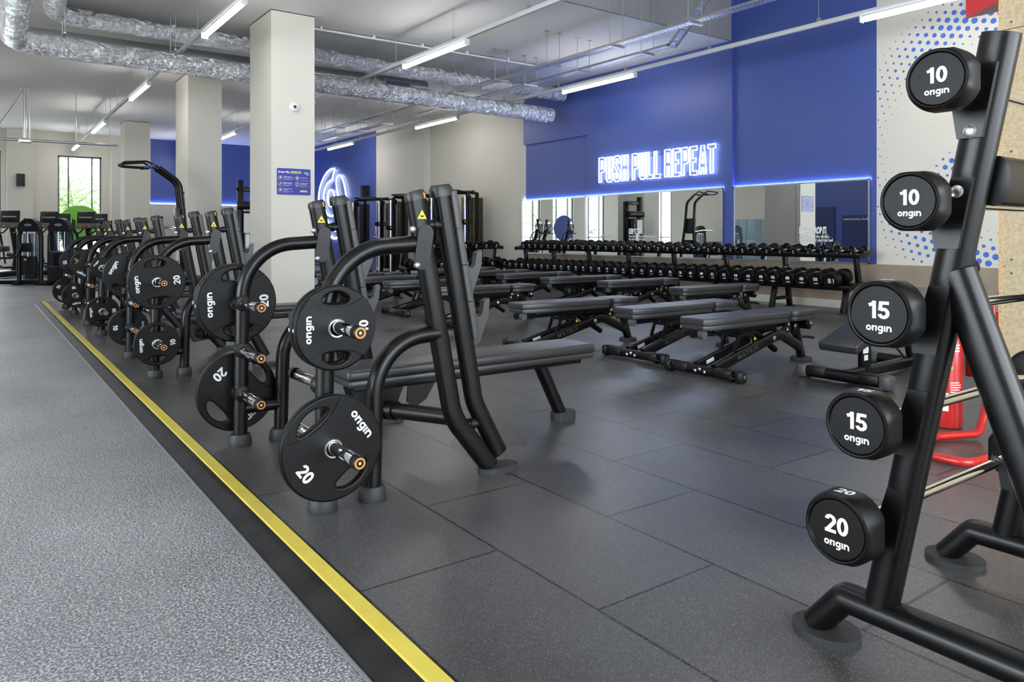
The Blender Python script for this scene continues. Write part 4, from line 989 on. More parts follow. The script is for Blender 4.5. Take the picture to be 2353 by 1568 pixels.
MB().tube([(0.52, 0, 0.36), (0.90, 0, 0.08)], 0.008, 8).build('gas_spring', 'chrome', t)
# ================================================================ ROUND WEIGHT HEADS (axis x, printed face toward -x)
def flatfn(k=0.955, n=4):
    def f(th):
        q = (th + math.pi / n) % (2 * math.pi / n) - math.pi / n
        return min(1.0, k / math.cos(q))
    return f
def head(Rr, T, kg, n=28, side=-1, flats=0.955, tops=False, brand=0.30, num=0.55):
    b = MB()
    prof = [(0.0035, 0), (0.0035, 0.775 * Rr), (0.0012, 0.79 * Rr), (0.0035, 0.805 * Rr), (0.0004, 0.83 * Rr), (0.0, 0.86 * Rr), (0.003, 0.915 * Rr)]
    k0 = len(b.v); b.lathe(prof, (0, 0, 0), (-side, 0, 0), n, 0)
    ff = flatfn(flats)
    b.lathe([(0.003, 0.915 * Rr), (0.010, 0.97 * Rr), (0.020, Rr), (T - 0.012, Rr), (T - 0.004, 0.95 * Rr), (T, 0.86 * Rr), (T, 0)], (0, 0, 0), (-side, 0, 0), n, 0, ff)
    for i in range(k0 + len(prof) * n - 2 * n + 1, len(b.v)):
        x, y, z = b.v[i]
        if abs(abs(x) - 0.003) < 1e-6:
            q = math.hypot(y, z); f = 0.915 * Rr / q; b.v[i] = (x, y * f, z * f)
    xd = V((0, side, 0)); o = 0.0028 * -side
    b.geo(glyphs(str(kg)), (o, 0, 0.12 * Rr), xd, Z3, Rr * num * 1.12, 1)
    b.geo(glyphs('origin'), (o, 0, -0.42 * Rr), xd, Z3, Rr * brand, 1)
    if tops: b.geo(glyphs(str(kg)), (T * 0.52 * -side, 0, Rr * flats + 0.0006), V((0, side, 0)), V((-side, 0, 0)), (Rr * 0.5, T * 0.55), 1)
    return b
# ================================================================ FIXED BARBELLS ON THEIR RACK
XA, XB = 1.86, 2.61
def post_y(z): return 0.98 - (z - 0.13) * (0.27 / 1.38)
rk = thing('barbell_rack', 'black upright barbell rack close to the camera, holding five fixed barbells', 'rack', (XA, 0.6, 0))
for i, x in enumerate((XA, XB)):
    dx = x - XA
    def Q(y, z, xx=0.0): return (dx + xx, y - 0.6, z)
    e = MB(); e.tube(fillet([Q(1.155, 0.02), Q(1.075, 0.118), Q(-0.35, 0.118), Q(-0.43, 0.02)], 0.015, 2), 0.036, 18, rb=0.043, sq=0.85); e.build('base_tube', 'black', rk)
    for yy in (1.13, -0.42):
        MB().prism([(0.075 * math.cos(k * 0.2618), 0.09 * math.sin(k * 0.2618)) for k in range(24)], Q(yy, 0), X3, Y3, 0.018).build('foot', 'foot', rk)
    e = MB(); e.tube([Q(post_y(0.12), 0.12), Q(post_y(1.515), 1.515)], 0.037, 20, rb=0.040, sq=0.9); pst = e.build('upright', 'black', rk)
    MB().tube([Q(post_y(1.512), 1.512), Q(post_y(1.522), 1.522)], 0.036, 20, rb=0.039, sq=0.9).build('end_cap', 'plastic', pst)
    e = MB(); e.tube([Q(post_y(0.98) - 0.012, 0.985), Q(0.50, 0.12)], 0.036, 18, rb=0.042, sq=0.85); e.build('diagonal_brace', 'black', rk)
    for z in (1.392, 1.142, 0.893, 0.642, 0.393):
        yb = post_y(z) + 0.052
        e = MB()
        e.prism([(-0.05, 0.045), (-0.004, 0.045), (0.002, -0.016), (0.022, -0.030), (0.040, -0.024), (0.046, -0.012), (0.048, -0.032), (0.026, -0.047), (0.002, -0.12), (-0.05, -0.12)], Q(post_y(z) + 0.024, z + 0.015, -0.048), Y3, V((0, -0.19, 1)).normalized(), 0.014)
        e.build('bar_cradle', 'black', rk)
    for z in ((1.305, 1.17) if i == 0 else (1.305, 1.17)):
        MB().lathe([(0, 0.017), (0.005, 0.017), (0.010, 0.011), (0.011, 0.0)], Q(post_y(z) + 0.004, z, -0.041), (-1, 0, 0), 14).build('bolt', 'steel', pst)
e = MB(); e.tube([(0.03, post_y(1.22) - 0.63, 1.195), (XB - XA - 0.03, post_y(1.22) - 0.63, 1.195)], 0.058, 18, rb=0.036, sq=0.8); e.build('cross_tube', 'black', rk)
e = MB(); e.tube([(0.03, 0.48 - 0.6, 0.118), (XB - XA - 0.03, 0.48 - 0.6, 0.118)], 0.034, 14, sq=0.85); e.build('cross_tube', 'black', rk)
BB = [(10, 0.0715, 0.066, 1.408, 0.766, 'topmost fixed barbell, marked 10, on the barbell rack'), (10, 0.0715, 0.066, 1.146, 0.824, 'second fixed barbell from the top, marked 10, on the barbell rack'),
      (15, 0.083, 0.074, 0.889, 0.893, 'third fixed barbell from the top, marked 15, on the barbell rack'), (15, 0.084, 0.074, 0.622, 0.946, 'fourth fixed barbell from the top, marked 15, on the barbell rack'), (20, 0.089, 0.082, 0.361, 0.996, 'lowest fixed barbell, marked 20, on the barbell rack')]
for kg, r, T, z, y, lab in BB:
    t = thing('fixed_barbell', lab, 'barbell', (1.68, y, z), group='fixed barbells on the rack')
    y0 = y; yc = y
    L = 1.12
    hb = head(r, T, kg, 64, -1, 0.93, True, 0.30, 0.60)
    hb.build('weight_head', ['rubber', 'white'], t)
    hb = head(r, T, kg, 48, 1, 0.93, True, 0.30, 0.60)
    hb.build('weight_head', ['rubber', 'white'], t, (L, 0, 0))
    e = MB(); e.lathe([(T, 0.0), (T, 0.0165), (0.19, 0.0165), (0.20, 0.014), (L - 0.20, 0.014), (L - 0.19, 0.0165), (L - T, 0.0165), (L - T, 0)], (0, 0, 0), (1, 0, 0), 20); e.build('bar', 'chrome', t)

# ================================================================ DUMBBELLS AND THEIR RACKS
def dbr(kg): return {2: 0.043, 4: 0.052, 6: 0.060, 8: 0.066, 10: 0.071, 12: 0.077, 14: 0.083, 16: 0.088, 18: 0.088, 20: 0.094}.get(kg, 0.094 + (kg - 22) * 0.00052)
_db = {}
def dumbbell(kg, loc, rz, roll, tilt, lab, grp):
    if kg not in _db:
        r = dbr(kg); T = 0.055 + kg * 0.0014; g = 0.075; L = 2 * (g + T)
        t = thing('dumbbell', lab, 'dumbbell')
        hm = head(r, T, kg, 32, -1, 0.965, kg >= 44, 0.26, 0.52).mesh('weight_head', ['rubber', 'white'])
        put('weight_head', hm, t, (-L / 2, 0, 0)); put('weight_head', hm, t, (L / 2, 0, 0), (0, 0, math.pi))
        e = MB(); e.lathe([(-g, 0.016), (-g + 0.01, 0.0145), (-0.02, 0.0155), (0.02, 0.0155), (g - 0.01, 0.0145), (g, 0.016)], (0, 0, 0), (1, 0, 0), 14); e.build('handle', 'chrome', t)
        _db[kg] = (t, [False])
    t, used = _db[kg]
    o = t if not used[0] else copy_tree(t)
    used[0] = True
    o.location = loc; o.rotation_euler = (roll, tilt, rz)
    return tag(o, lab, 'dumbbell', grp)
NW = {1: 'only', 2: 'two', 3: 'three', 4: 'four', 5: 'five', 6: 'six', 7: 'seven'}
OW = ['first', 'second', 'third', 'fourth', 'fifth', 'sixth', 'seventh']
def seqlabel(seq, i, tier, end):
    k = seq[i]; n = seq.count(k); j = seq[:i].count(k)
    if n == 1: return 'black round %d dumbbell, the only one on the %s' % (k, tier)
    return 'black %d dumbbell on the %s, %s of %s from %s' % (k, tier, OW[j], NW[n], end)
TOPY = [12.89, 12.675, 12.47, 12.265, 12.035, 11.825, 11.6, 11.39, 11.18, 10.955, 10.74, 10.51, 10.305, 10.095, 9.875, 9.645, 9.435, 9.215, 8.99, 8.775, 8.565, 8.33, 8.105, 7.90, 7.685, 7.466, 7.242, 7.025, 6.81, 6.585, 6.366, 6.13, 5.93, 5.697, 5.488]
TOPK = [16] * 3 + [14] * 6 + [12] * 6 + [10] * 6 + [8] * 6 + [6] * 2 + [4] * 2 + [2] * 4
BOTY = [13.017, 12.799, 12.591, 12.358, 12.131, 11.91, 11.711, 11.491, 11.284, 11.057, 10.843, 10.627, 10.408, 10.187, 9.972, 9.755, 9.551, 9.318, 9.097, 8.875, 8.661, 8.446, 8.226, 8.011, 7.786, 7.574, 7.351, 7.131, 6.907, 6.686, 6.485, 6.246, 6.028, 5.813, 5.594]
BOTK = [24] * 3 + [26] * 4 + [28] * 4 + [30] * 4 + [32] * 2 + [34] * 2 + [36] * 2 + [38] * 2 + [40] * 2 + [42] * 2 + [44] * 2 + [46] * 2 + [48] * 2 + [50] * 2
TIL = R(-9)
ROT_T = {10: 25, 16: 55, 21: 80, 22: 130, 25: 180, 33: 40}
ROT_B = {3: 25, 34: 90}
ra = random.Random(2)
for i, (y, k) in enumerate(zip(TOPY, TOPK)):
    dumbbell(k, (9.755, y, 0.875 - 0.012 + (dbr(k) - 0.066) * 0.55), 0, R(-ROT_T.get(i, ra.uniform(-8, 8))), TIL, seqlabel(TOPK, i, 'long rack\u2019s upper tier', 'the far end'), 'dumbbells on the upper tier of the long rack')
for i, (y, k) in enumerate(zip(BOTY, BOTK)):
    dumbbell(k, (9.50, y, 0.478 + (dbr(k) - 0.1)), 0, R(-ROT_B.get(i, ra.uniform(-6, 6))), TIL, seqlabel(BOTK, i, 'long rack\u2019s lower tier', 'the far end'), 'dumbbells on the lower tier of the long rack')
def dumbbell_rack(lab, L, ups, loc, rz=0):
    """local: x depth (front at -x), y along, z up; origin under the mid line"""
    t = thing('dumbbell_rack', lab, 'rack', loc, (0, 0, rz))
    for (x0, x1, z0, z1) in ((-0.17, 0.19, 0.345, 0.405), (0.075, 0.435, 0.775, 0.832)):
        ang = math.atan2(z1 - z0, x1 - x0); e = MB()
        for f in (0.12, 0.82):
            x = x0 + (x1 - x0) * f; z = z0 + (z1 - z0) * f
            e.box((x, 0, z), (0.07, L, 0.045), 0.006, rot=(0, -ang, 0))
        e.box((x0 + 0.01, 0, z0 + 0.022), (0.02, L, 0.055), 0.004, rot=(0, -ang, 0))
        e.box(((x0 + x1) / 2, 0, (z0 + z1) / 2 - 0.012), (0.30, L, 0.012), rot=(0, -ang, 0))
        e.build('shelf', 'black', t)
        for s_ in (-1, 1):
            e = MB(); e.box(((x0 + x1) / 2, s_ * (L / 2 + 0.006), (z0 + z1) / 2 + 0.005), (x1 - x0 + 0.02, 0.012, 0.075), 0.004, rot=(0, -ang, 0)); eb = e.build('end_plate', 'black', t)
            MB().lathe([(0, 0.008), (0.006, 0.006), (0.006, 0)], (x0 + 0.04, s_ * (L / 2 + 0.012), z0 - 0.01), (0, s_, 0), 8).build('bolt', 'steel', eb)
    for y in ups:
        e = MB(); e.box((-0.04, y, 0.18), (0.055, 0.075, 0.40), 0.006, rot=(0, R(15), 0)); e.build('front_leg', 'black', t)
        e = MB(); e.box((0.305, y, 0.40), (0.075, 0.06, 0.82), 0.006, rot=(0, R(-9), 0)); e.build('rear_leg', 'black', t)
        e = MB(); e.box((0.15, y, 0.145), (0.36, 0.05, 0.05), 0.006); e.build('brace', 'black', t)
        for x in (-0.095, 0.365): MB().box((x, y, 0.006), (0.12, 0.11, 0.012), 0.003).build('foot', 'foot', t)
    return t
YM = (13.25 + 5.38) / 2
dumbbell_rack('long black two-tier dumbbell rack under the mirrors, marked 2 to 50', 13.22 - 5.37, [y - YM for y in (13.1, 12.127, 11.019, 9.931, 8.816, 7.707, 6.63, 5.52)], (9.575, YM, 0))
# second, shorter rack, turned to face the camera
R2T = [18, 18, 18, 18, 18, 18, 16, 16, 16]; R2B = [20, 20, 20, 20, 22, 22, 22, 24]
yr2 = 14.0
for i, k in enumerate(R2T):
    x = 9.78 - (8 - i) * 0.277
    dumbbell(k, (x, yr2 + 0.30, 0.858), R(90), R(-ra.uniform(-6, 6)), TIL, seqlabel(R2T, i, 'short rack\u2019s upper tier', 'its left'), 'dumbbells on the short rack by the cable machines')
for i, k in enumerate(R2B):
    x = 9.80 - (7 - i) * 0.33
    dumbbell(k, (x, yr2 + 0.02, 0.468), R(90), R(-{5: 80, 6: 30}.get(i, ra.uniform(-5, 5))), TIL, seqlabel(R2B, i, 'short rack\u2019s lower tier', 'its left'), 'dumbbells on the short rack by the cable machines')
dumbbell_rack('short black two-tier dumbbell rack in front of the cable machines, marked 16 to 24', 2.62, (-1.2, 0.0, 1.2), (8.66, yr2 + 0.095, 0), R(90))
# ================================================================ CABLE MACHINES
def make_cable():
    """dual pulley station, local: front toward -x, width along y"""
    t = thing('cable_machine', 'x', 'cable machine')
    for s_ in (-1, 1):
        y = s_ * 0.52
        e = MB(); e.tube([(0.12, y, 0.0), (0.12, y, 2.12)], 0.05, 12, rb=0.035, up=(1, 0, 0), sq=0.6); e.tube([(0.52, y, 0.0), (0.52, y, 2.15)], 0.05, 12, rb=0.035, up=(1, 0, 0), sq=0.6); e.box((0.32, y, 0.04), (0.75, 0.09, 0.07), 0.01)
        e.tube(fillet([(0.12, y, 2.0), (0.12, y, 2.14), (0.52, y, 2.14)], 0.08), 0.035, 12); e.build('frame', 'black', t)
        e = MB()
        for yy in (-0.17, 0.17): e.box((0.32, y + yy, 1.10), (0.42, 0.006, 1.85))
        e.box((0.11, y + s_ * 0.10, 1.10), (0.006, 0.14, 1.85)); e.box((0.53, y, 1.10), (0.006, 0.34, 1.85)); e.build('shroud', 'smoke', t)
        e = MB()
        for k in range(16): e.box((0.32, y, 0.16 + k * 0.042), (0.16, 0.20, 0.038), 0.004)
        e.build('weight_stack', 'plastic', t)
        e = MB()
        for yy in (-0.05, 0.05): e.cyl((0.32, y + yy, 0.1), (0.32, y + yy, 2.05), 0.011, n=8)
        e.build('guide_rod', 'chrome', t)
        e = MB(); e.cyl((0.02, y, 0.06), (0.02, y, 2.06), 0.028, n=14); e.build('pulley_column', 'steel', t)
        MB().box((-0.012, y, 1.30), (0.004, 0.008, 0.9)).build('light_or_glint_strip', 'blueglint', t)  # thin glowing strip drawn for a blue reflection, no lamp here
        z = 1.42 if s_ < 0 else 1.30
        e = MB(); e.box((0.0, y, z), (0.09, 0.08, 0.13), 0.012); cr_ = e.build('pulley_carriage', 'plastic', t)
        MB().lathe([(-0.012, 0), (-0.012, 0.06), (0, 0.052), (0.012, 0.06), (0.012, 0)], (-0.09, y, z), (0, 1, 0), 18).build('pulley', 'rubber', cr_)
        MB().box((-0.03, y - 0.048, z + 0.01), (0.05, 0.02, 0.06), 0.004).build('release_lever', 'orange', cr_)
        e = MB(); e.cyl((-0.12, y, z), (-0.13, y, z - 0.25), 0.004, n=5); e.tube([(-0.13, y - 0.05, z - 0.36), (-0.13, y, z - 0.25), (-0.13, y + 0.05, z - 0.36)], 0.005, 6); e.cyl((-0.13, y - 0.06, z - 0.36), (-0.13, y + 0.06, z - 0.36), 0.014, n=10); e.build('grip', 'chrome', t)
        MB().cyl((-0.10, y, z + 0.03), (0.0, y, 2.0), 0.003, n=5).build('cable', 'black', t)
        MB().lathe([(-0.012, 0), (-0.012, 0.07), (0, 0.06), (0.012, 0.07), (0.012, 0)], (0.20, y, 2.02), (0, 1, 0), 18).build('pulley', 'rubber', t)
    e = MB(); e.tube([(0.32, -0.56, 2.16), (0.32, 0.56, 2.16)], 0.045, 12, sq=0.8); e.build('top_beam', 'black', t)
    e = MB(); e.tube(fillet([(0.30, -0.40, 2.15), (-0.10, -0.40, 2.19), (-0.16, -0.22, 2.19), (-0.16, 0.22, 2.19), (-0.10, 0.40, 2.19), (0.30, 0.40, 2.15)], 0.06), 0.017, 10); e.build('pull_up_bar', 'plastic', t)
    MB().box((0.45, 0, 0.9), (0.03, 0.60, 0.06), 0.006).build('cross_beam', 'black', t)
    return t
cm = make_cable()
for i, (x, y, rz, lab) in enumerate(((9.42, 15.75, -4, 'tall black cable machine with smoked panels behind the short dumbbell rack'), (9.35, 17.85, -4, 'tall black cable machine partly hidden behind the nearest rack posts'), (9.20, 20.0, -4, 'tall black cable machine under the far blue wall speaker'))):
    o = cm if i == 0 else copy_tree(cm)
    o.location = (x, y, 0 if y < 14 else -0.03); o.rotation_euler = (0, 0, R(rz + 25)); tag(o, lab, 'cable machine', 'cable machines along the right-hand wall')
# ================================================================ PIN-LOADED MACHINES BY THE WALKWAY
def machine(lab, loc, rz, seat=True, shroud=False):
    t = thing('weight_machine', lab, 'weight machine', loc, (0, 0, rz))
    e = MB(); e.tube(fillet([(-0.24, 0, 0.08), (-0.24, 0, 1.10), (-0.11, 0, 1.43), (0.11, 0, 1.43), (0.24, 0, 1.10), (0.24, 0, 0.08)], 0.18, 8), 0.045, 16, rb=0.05); e.build('frame_arch', 'black', t)
    e = MB(); e.prism([(-0.22, 1.18)] + [(0.245 * math.cos(R(a)), 1.18 + 0.295 * math.sin(R(a))) for a in range(170, 5, -15)] + [(0.22, 1.18)], (0, 0.085, 0), X3, Z3, 0.17); cp = e.build('top_cover', 'plastic', t)
    e = MB(); e.prism([(0.085 * math.cos(k * 0.314), 0.03 * math.sin(k * 0.314)) for k in range(20)], (0, -0.087, 1.33), X3, Z3, 0.003); e.build('emblem', 'steel', cp)
    e = MB(); e.box((0, 0.0, 0.06), (0.60, 0.16, 0.10), 0.02)
    for x in (-0.25, 0.25): e.box((x, 0, 0.02), (0.12, 0.34, 0.04), 0.01)
    e.build('base', 'black', t)
    if shroud:
        MB().box((0, -0.10, 0.42), (0.38, 0.03, 0.66), 0.012).build('lower_cover', 'darkglass', t)
        MB().geo(text('MATRIX', 0.03, 1.2), (0, -0.1165, 0.74), X3, Z3, (0.075, 0.055)).build('lettering', 'steel', t)
    e = MB()
    for k in range(14): e.box((0.02, 0.0, 0.14 + k * 0.036), (0.20, 0.11, 0.032), 0.003)
    e.build('weight_stack', 'plastic', t)
    e = MB()
    for x in (-0.05, 0.09): e.cyl((x, 0, 0.1), (x, 0, 1.2), 0.011, n=8)
    e.build('guide_rod', 'chrome', t)
    MB().box((0.0, 0.09, 0.62), (0.42, 0.008, 1.05), 0.002).build('rear_shroud', 'tint', t)
    if not shroud:
        MB().box((-0.02, -0.08, 0.83), (0.24, 0.03, 0.20), 0.008).build('instruction_panel', 'plastic', t)
        MB().lathe([(0, 0), (0, 0.03), (0.03, 0.02), (0.03, 0)], (-0.05, -0.09, 0.56), (0, -1, 0), 14).build('selector_knob', 'orange', t)
    if seat:
        e = MB(); e.box((-0.75, -0.1, 0.80), (0.58, 0.30, 0.13), 0.03, seg=3); e.build('back_pad', 'pad', t)
        e = MB(); e.box((-0.85, -0.1, 0.40), (0.42, 0.34, 0.07), 0.02, seg=3); e.build('seat_pad', 'pad', t)
        e = MB(); e.tube(fillet([(-0.95, -0.1, 0.0), (-0.95, -0.1, 0.74)], 0.01), 0.045, 12, sq=0.7); e.box((-0.6, -0.1, 0.06), (0.9, 0.09, 0.09), 0.015); e.build('seat_frame', 'black', t)
        e = MB(); e.tube(fillet([(-0.78, -0.24, 0.60), (-0.26, -0.24, 0.60), (-0.16, -0.20, 0.66), (-0.10, -0.14, 0.92)], 0.06), 0.022, 10); e.build('movement_arm', 'black', t)
        MB().tube([(-0.22, -0.24, 0.66), (-0.34, -0.24, 0.68)], 0.045, 12).build('roller_pad', 'pad', t)
    return t
fz = R(-36)
machine('weight machine with a seat pad and open weight stack at the left edge', (1.01, 19.72, -0.03), R(-34))
machine('dark weight machine with smooth front cover and oval emblem on its curved top', (1.55, 19.22, -0.03), R(-36), False, True)
machine('weight machine by the left wall, seen only in the mirror', (-2.2, 17.5, -0.03), R(200))
machine('dark covered weight machine by the left wall, seen only in the mirror', (-2.4, 19.2, -0.03), R(190), False, True)
# ================================================================ CROSS TRAINERS
def make_trainer():
    t = thing('cross_trainer', 'x', 'cross trainer')
    e = MB(); e.box((0, 0, 0.1), (0.34, 1.2, 0.14), 0.04); e.prism([(-0.28, 0.1), (0.28, 0.1), (0.20, 0.55), (-0.20, 0.55)], (0, 0.55, 0), X3, Z3, -0.35); e.build('base', 'plastic', t)
    e = MB(); e.tube([(0, 0.35, 0.5), (0, 0.12, 1.35)], 0.075, 14, rb=0.06); e.build('mast', 'plastic', t)
    c = MB(); c.box((0, 0.05, 1.58), (0.48, 0.06, 0.34), 0.03, rot=(R(-6), 0, 0)); cb_ = c.build('console', 'plastic', t)
    c = MB(); c.box((0, 0.0, 1.36), (0.47, 0.07, 0.15), 0.025, rot=(R(-15), 0, 0)); c.build('control_panel', 'greyplastic', cb_)
    MB().box((0, 0.012, 1.64), (0.22, 0.008, 0.05), rot=(R(-12), 0, 0)).build('display', 'screen', cb_)
    c = MB(); c.box((0, 0.010, 1.585), (0.34, 0.008, 0.03), rot=(R(-12), 0, 0)); c.prism([(-0.18, 0.03), (0.18, 0.03), (0.15, 0), (-0.15, 0)], (0, 0.008, 1.575), X3, Z3, 0.006); c.build('display_bar', 'steel', cb_)
    c = MB()
    for x, m_ in ((-0.11, 0), (0.11, 0), (0.02, 1), (0.06, 1)): c.lathe([(0, 0), (0, 0.022), (0.02, 0.018), (0.02, 0)], (x, -0.03, 1.345), (0, -1, 0.3), 12, m_)
    c.build('button', ['orange', 'red'], cb_)
    for s_ in (-1, 1):
        e = MB(); e.tube(fillet([(s_ * 0.10, 0.1, 1.28), (s_ * 0.13, -0.05, 1.16), (s_ * 0.26, -0.12, 1.18)], 0.05), 0.02, 8); e.build('fixed_handle', 'plastic', t)
        e = MB(); e.tube(fillet([(s_ * 0.36, 0.45, 0.35), (s_ * 0.36, 0.25, 1.10), (s_ * 0.36, 0.05, 1.28), (s_ * 0.36, 0.05, 1.55)], 0.1), 0.022, 10); e.build('swing_arm', 'plastic', t)
        e = MB(); e.box((s_ * 0.2, -0.35, 0.28), (0.15, 0.36, 0.05), 0.02); e.build('pedal', 'rubber', t)
    return t
ct = make_trainer()
for i, (u, D, lab) in enumerate(((21, 19.4, 'cross trainer with lit console at the left edge of the gym'), (111, 20.2, 'cross trainer behind the dark covered weight machine'), (196, 20.3, 'cross trainer in front of the lime green disc'), (140, 22.0, 'cross trainer of the back row, left of the green disc'), (226, 22.3, 'cross trainer of the back row, right of the green disc'))):
    r = (u - 1176.5) / 1710.8; a = math.atan2(1235.7, 1710.8)
    x, y = D * (r * math.cos(a) + math.sin(a)), D * (-r * math.sin(a) + math.cos(a))
    o = ct if i == 0 else copy_tree(ct)
    o.location = (x, y, -0.03); o.rotation_euler = (0, 0, R(-32)); tag(o, lab, 'cross trainer', 'cross trainers by the far windows')
# ================================================================ PULL-UP STATION, CABLE TOWER
t = thing('pull_up_station', 'black pull-up and dip station with forward-curving bars beside the second column', 'pull-up station', (3.15, 14.95, -0.03))
for s_ in (-1, 1):
    y = s_ * 0.17
    e = MB(); e.tube(fillet([(0.10, y * 1.9, 0.03), (0.02, y, 1.3), (-0.06, y * 0.9, 2.08), (-0.42, y * 1.0, 2.34)], [0.5, 0.25], 10), 0.042, 14); e.build('upright', 'black', t)
    e = MB(); e.tube(fillet([(-0.36, y, 2.31), (-0.62, y, 2.44), (-1.02, y * 1.5, 2.40), (-1.02, y * 0.6, 2.34), (-0.55, y * 0.6, 2.33)], 0.06), 0.019, 10); e.build('pull_up_handle', 'plastic', t)
    MB().cyl((-0.50, y * 1.2, 2.36), (-0.66, y * 1.3, 2.33), 0.026, n=10).build('grip', 'blue', t)
    e = MB(); e.tube(fillet([(0.02, y, 1.20), (-0.25, y * 1.7, 1.25), (-0.65, y * 1.8, 1.25)], 0.08), 0.022, 10); e.build('dip_handle', 'chrome', t)
    e = MB(); e.box((-0.25, y * 2.0, 0.035), (1.2, 0.09, 0.07), 0.02); e.build('base', 'black', t)
MB().box((-0.06, 0, 1.38), (0.09, 0.30, 0.46), 0.02, rot=(0, R(-8), 0)).build('back_pad', 'pad', t)
MB().box((0.04, 0, 0.9), (0.10, 0.36, 0.12), 0.02).build('cross_beam', 'black', t)
MB().geo(text('MATRIX', 0.02, 1.2), (-0.0, -0.21, 1.75), V((0.05, 0, -1)), V((1, 0, 0.05)), (0.08, 0.05)).build('lettering', 'greyplastic', t)
t = thing('cable_tower', 'tall black cable tower standing between the first and second columns', 'cable machine', (4.75, 15.75, -0.03))
e = MB(); e.box((0.15, 0.1, 1.05), (0.09, 0.16, 2.1), 0.01); e.box((-0.30, 0, 1.12), (0.10, 0.14, 2.24), 0.01); e.box((-0.05, 0, 2.05), (0.6, 0.12, 0.10), 0.01); e.box((-0.05, 0, 0.04), (0.7, 0.8, 0.08), 0.01); e.build('frame', 'black', t)
e = MB(); e.box((-0.08, 0, 0.85), (0.36, 0.3, 1.5), 0.02); e.build('shroud', 'darkglass', t)
MB().tube([(-0.38, -0.1, 1.72), (0.20, -0.1, 1.72)], 0.09, 14, rb=0.05).build('top_cover', 'plastic', t)
MB().box((-0.16, -0.155, 1.35), (0.22, 0.01, 0.4)).build('instruction_panel', 'whiteplastic', t)
# ================================================================ RIGHT EDGE: EXTINGUISHER, BOARD PARTITION, STORAGE RIG
t = thing('fire_extinguisher', 'red fire extinguisher with white label panel on the floor', 'fire extinguisher', (4.42, 1.96, 0))
e = MB(); e.lathe([(0, 0), (0.004, 0.078), (0.02, 0.082), (0.48, 0.082), (0.55, 0.06), (0.58, 0.03), (0.60, 0.02), (0.60, 0)], (0, 0, 0), (0, 0, 1), 32); e.build('cylinder', 'red', t)
def ring_patch(m, a0, a1, z0, z1, rr_=0.0826, mi=0):
    n_ = 8; vs = []; 
    for i in range(n_ + 1):
        a = R(a0 + (a1 - a0) * i / n_); vs += [(rr_ * math.cos(a), rr_ * math.sin(a), z0), (rr_ * math.cos(a), rr_ * math.sin(a), z1)]
    m.add(vs, [(2 * i, 2 * i + 2, 2 * i + 3, 2 * i + 1) for i in range(n_)], mi)
e = MB(); ring_patch(e, 190, 212, 0.10, 0.20)
for k in range(9): ring_patch(e, 218, 218 + (44 if k % 3 else 36), 0.255 - k * 0.013, 0.260 - k * 0.013)
for k in range(3): ring_patch(e, 214, 256, 0.46 - k * 0.016, 0.468 - k * 0.016)
e.build('label', 'white', t)
e = MB(); ring_patch(e, 219, 227, 0.33, 0.347); e.build('green_mark', 'green', t)
e = MB(); e.box((0, 0, 0.615), (0.05, 0.05, 0.06), 0.01); e.box((-0.05, -0.03, 0.655), (0.14, 0.025, 0.018), 0.004); e.build('valve_head', 'plastic', t)
MB().tube(fillet([(0.03, 0, 0.61), (0.12, 0.02, 0.58), (0.11, 0.02, 0.25)], 0.04), 0.014, 10).build('hose', 'plastic', t)
t = thing('extinguisher_stand', 'red tubular stand with floor loop and back panel behind the extinguisher', 'stand', (4.15, 1.75, 0))
e = MB(); e.tube(fillet([(0.45, 0.05, 0.70), (0.40, 0.02, 0.30), (0.12, -0.02, 0.03), (-0.10, 0.10, 0.022), (-0.46, 0.03, 0.022), (-0.46, -0.20, 0.022), (0.25, -0.30, 0.022), (0.55, -0.18, 0.30), (0.62, -0.12, 0.68), (0.60, -0.10, 0.74), (0.47, 0.02, 0.74)], 0.06, 5), 0.020, 12, closed=False); e.build('tube_frame', 'red', t)
MB().box((0.50, 0.12, 0.45), (0.02, 0.16, 0.38), 0.006, rot=(0, 0, R(25))).build('back_panel', 'red', t)
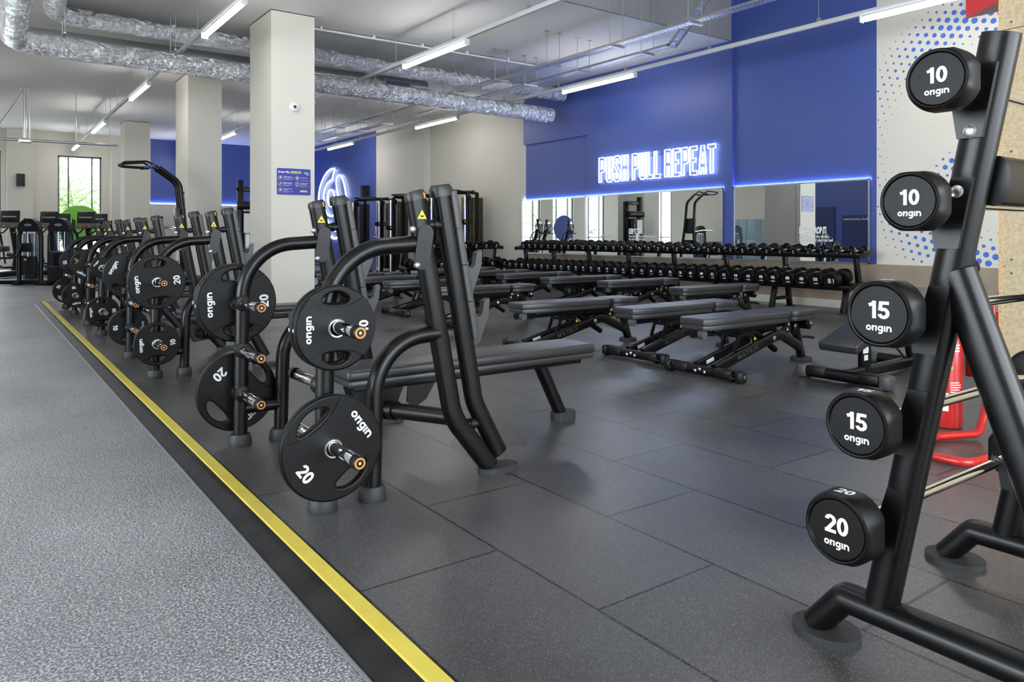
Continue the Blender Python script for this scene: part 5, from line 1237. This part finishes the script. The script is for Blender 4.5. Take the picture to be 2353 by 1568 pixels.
e = MB(); e.box((0.565, -0.02, 0.67), (0.006, 0.10, 0.05), rot=(0, 0, R(25))); e.build('notice', 'whiteplastic', t)
e = MB()
for z, hh in ((0.0, 0.908), (0.912, 1.216), (2.132, 1.218)): e.box((0, 0, z + hh / 2), (0.024, 2.6, hh))
struct(e.build('wall_partition', 'wood', None, (4.322, 0.33, 0)))
e = MB(); e.box((0, 0, 1.675), (0.030, 0.022, 3.35)); struct(e.build('wall_partition_edge', 'woodedge', None, (4.319, 1.641, 0)))
pt = bpy.data.objects['wall_partition']
for z in (0.36, 0.875, 0.945, 1.50, 2.095, 2.165, 2.7):
    MB().lathe([(0, 0), (0.0, 0.006), (0.001, 0.006), (0.001, 0)], (-0.0121, 1.265, z), (-1, 0, 0), 10).build('bolt_hole', 'navy', pt)
t = thing('storage_rig', 'black upright storage rig with pegs and discs standing behind the barbell rack', 'rack', (8.05, 3.35, 0))
e = MB(); e.box((0, 0, 0.8), (0.09, 0.09, 1.6), 0.01); e.box((0, 0, 0.02), (0.5, 0.5, 0.04), 0.01); e.box((0.0, -0.5, 1.56), (0.08, 1.0, 0.08), 0.01); e.build('frame', 'black', t)
for z in (0.35, 0.62, 0.86, 1.10):
    MB().cyl((-0.02, 0.02, z), (-0.16, 0.24, z), 0.012, n=8).build('peg', 'steel', t)
for z in (0.75, 1.3):
    MB().lathe([(-0.02, 0), (-0.02, 0.09), (0.02, 0.09), (0.02, 0)], (-0.05, -0.02, z), (-0.8, -0.6, 0), 18).build('disc', 'rubber', t)
# lockers on the left wall (seen in the mirror)
for i in range(4):
    t = thing('locker', 'pale blue two-door locker seen only in the mirror, %s from the camera' % ['nearest', 'second', 'third', 'farthest'][i], 'locker', (XL + 0.25, 20.0 + i * 0.42, -0.03))
    MB().box((0, 0, 0.9), (0.48, 0.41, 1.8), 0.006).build('cabinet', 'locker', t)
    for z in (0.47, 1.35):
        e = MB(); e.box((0.245, 0, z), (0.012, 0.38, 0.84), 0.004); d = e.build('door', 'locker', t)
        MB().box((0.256, 0.14, z), (0.012, 0.02, 0.05)).build('handle', 'plastic', d)
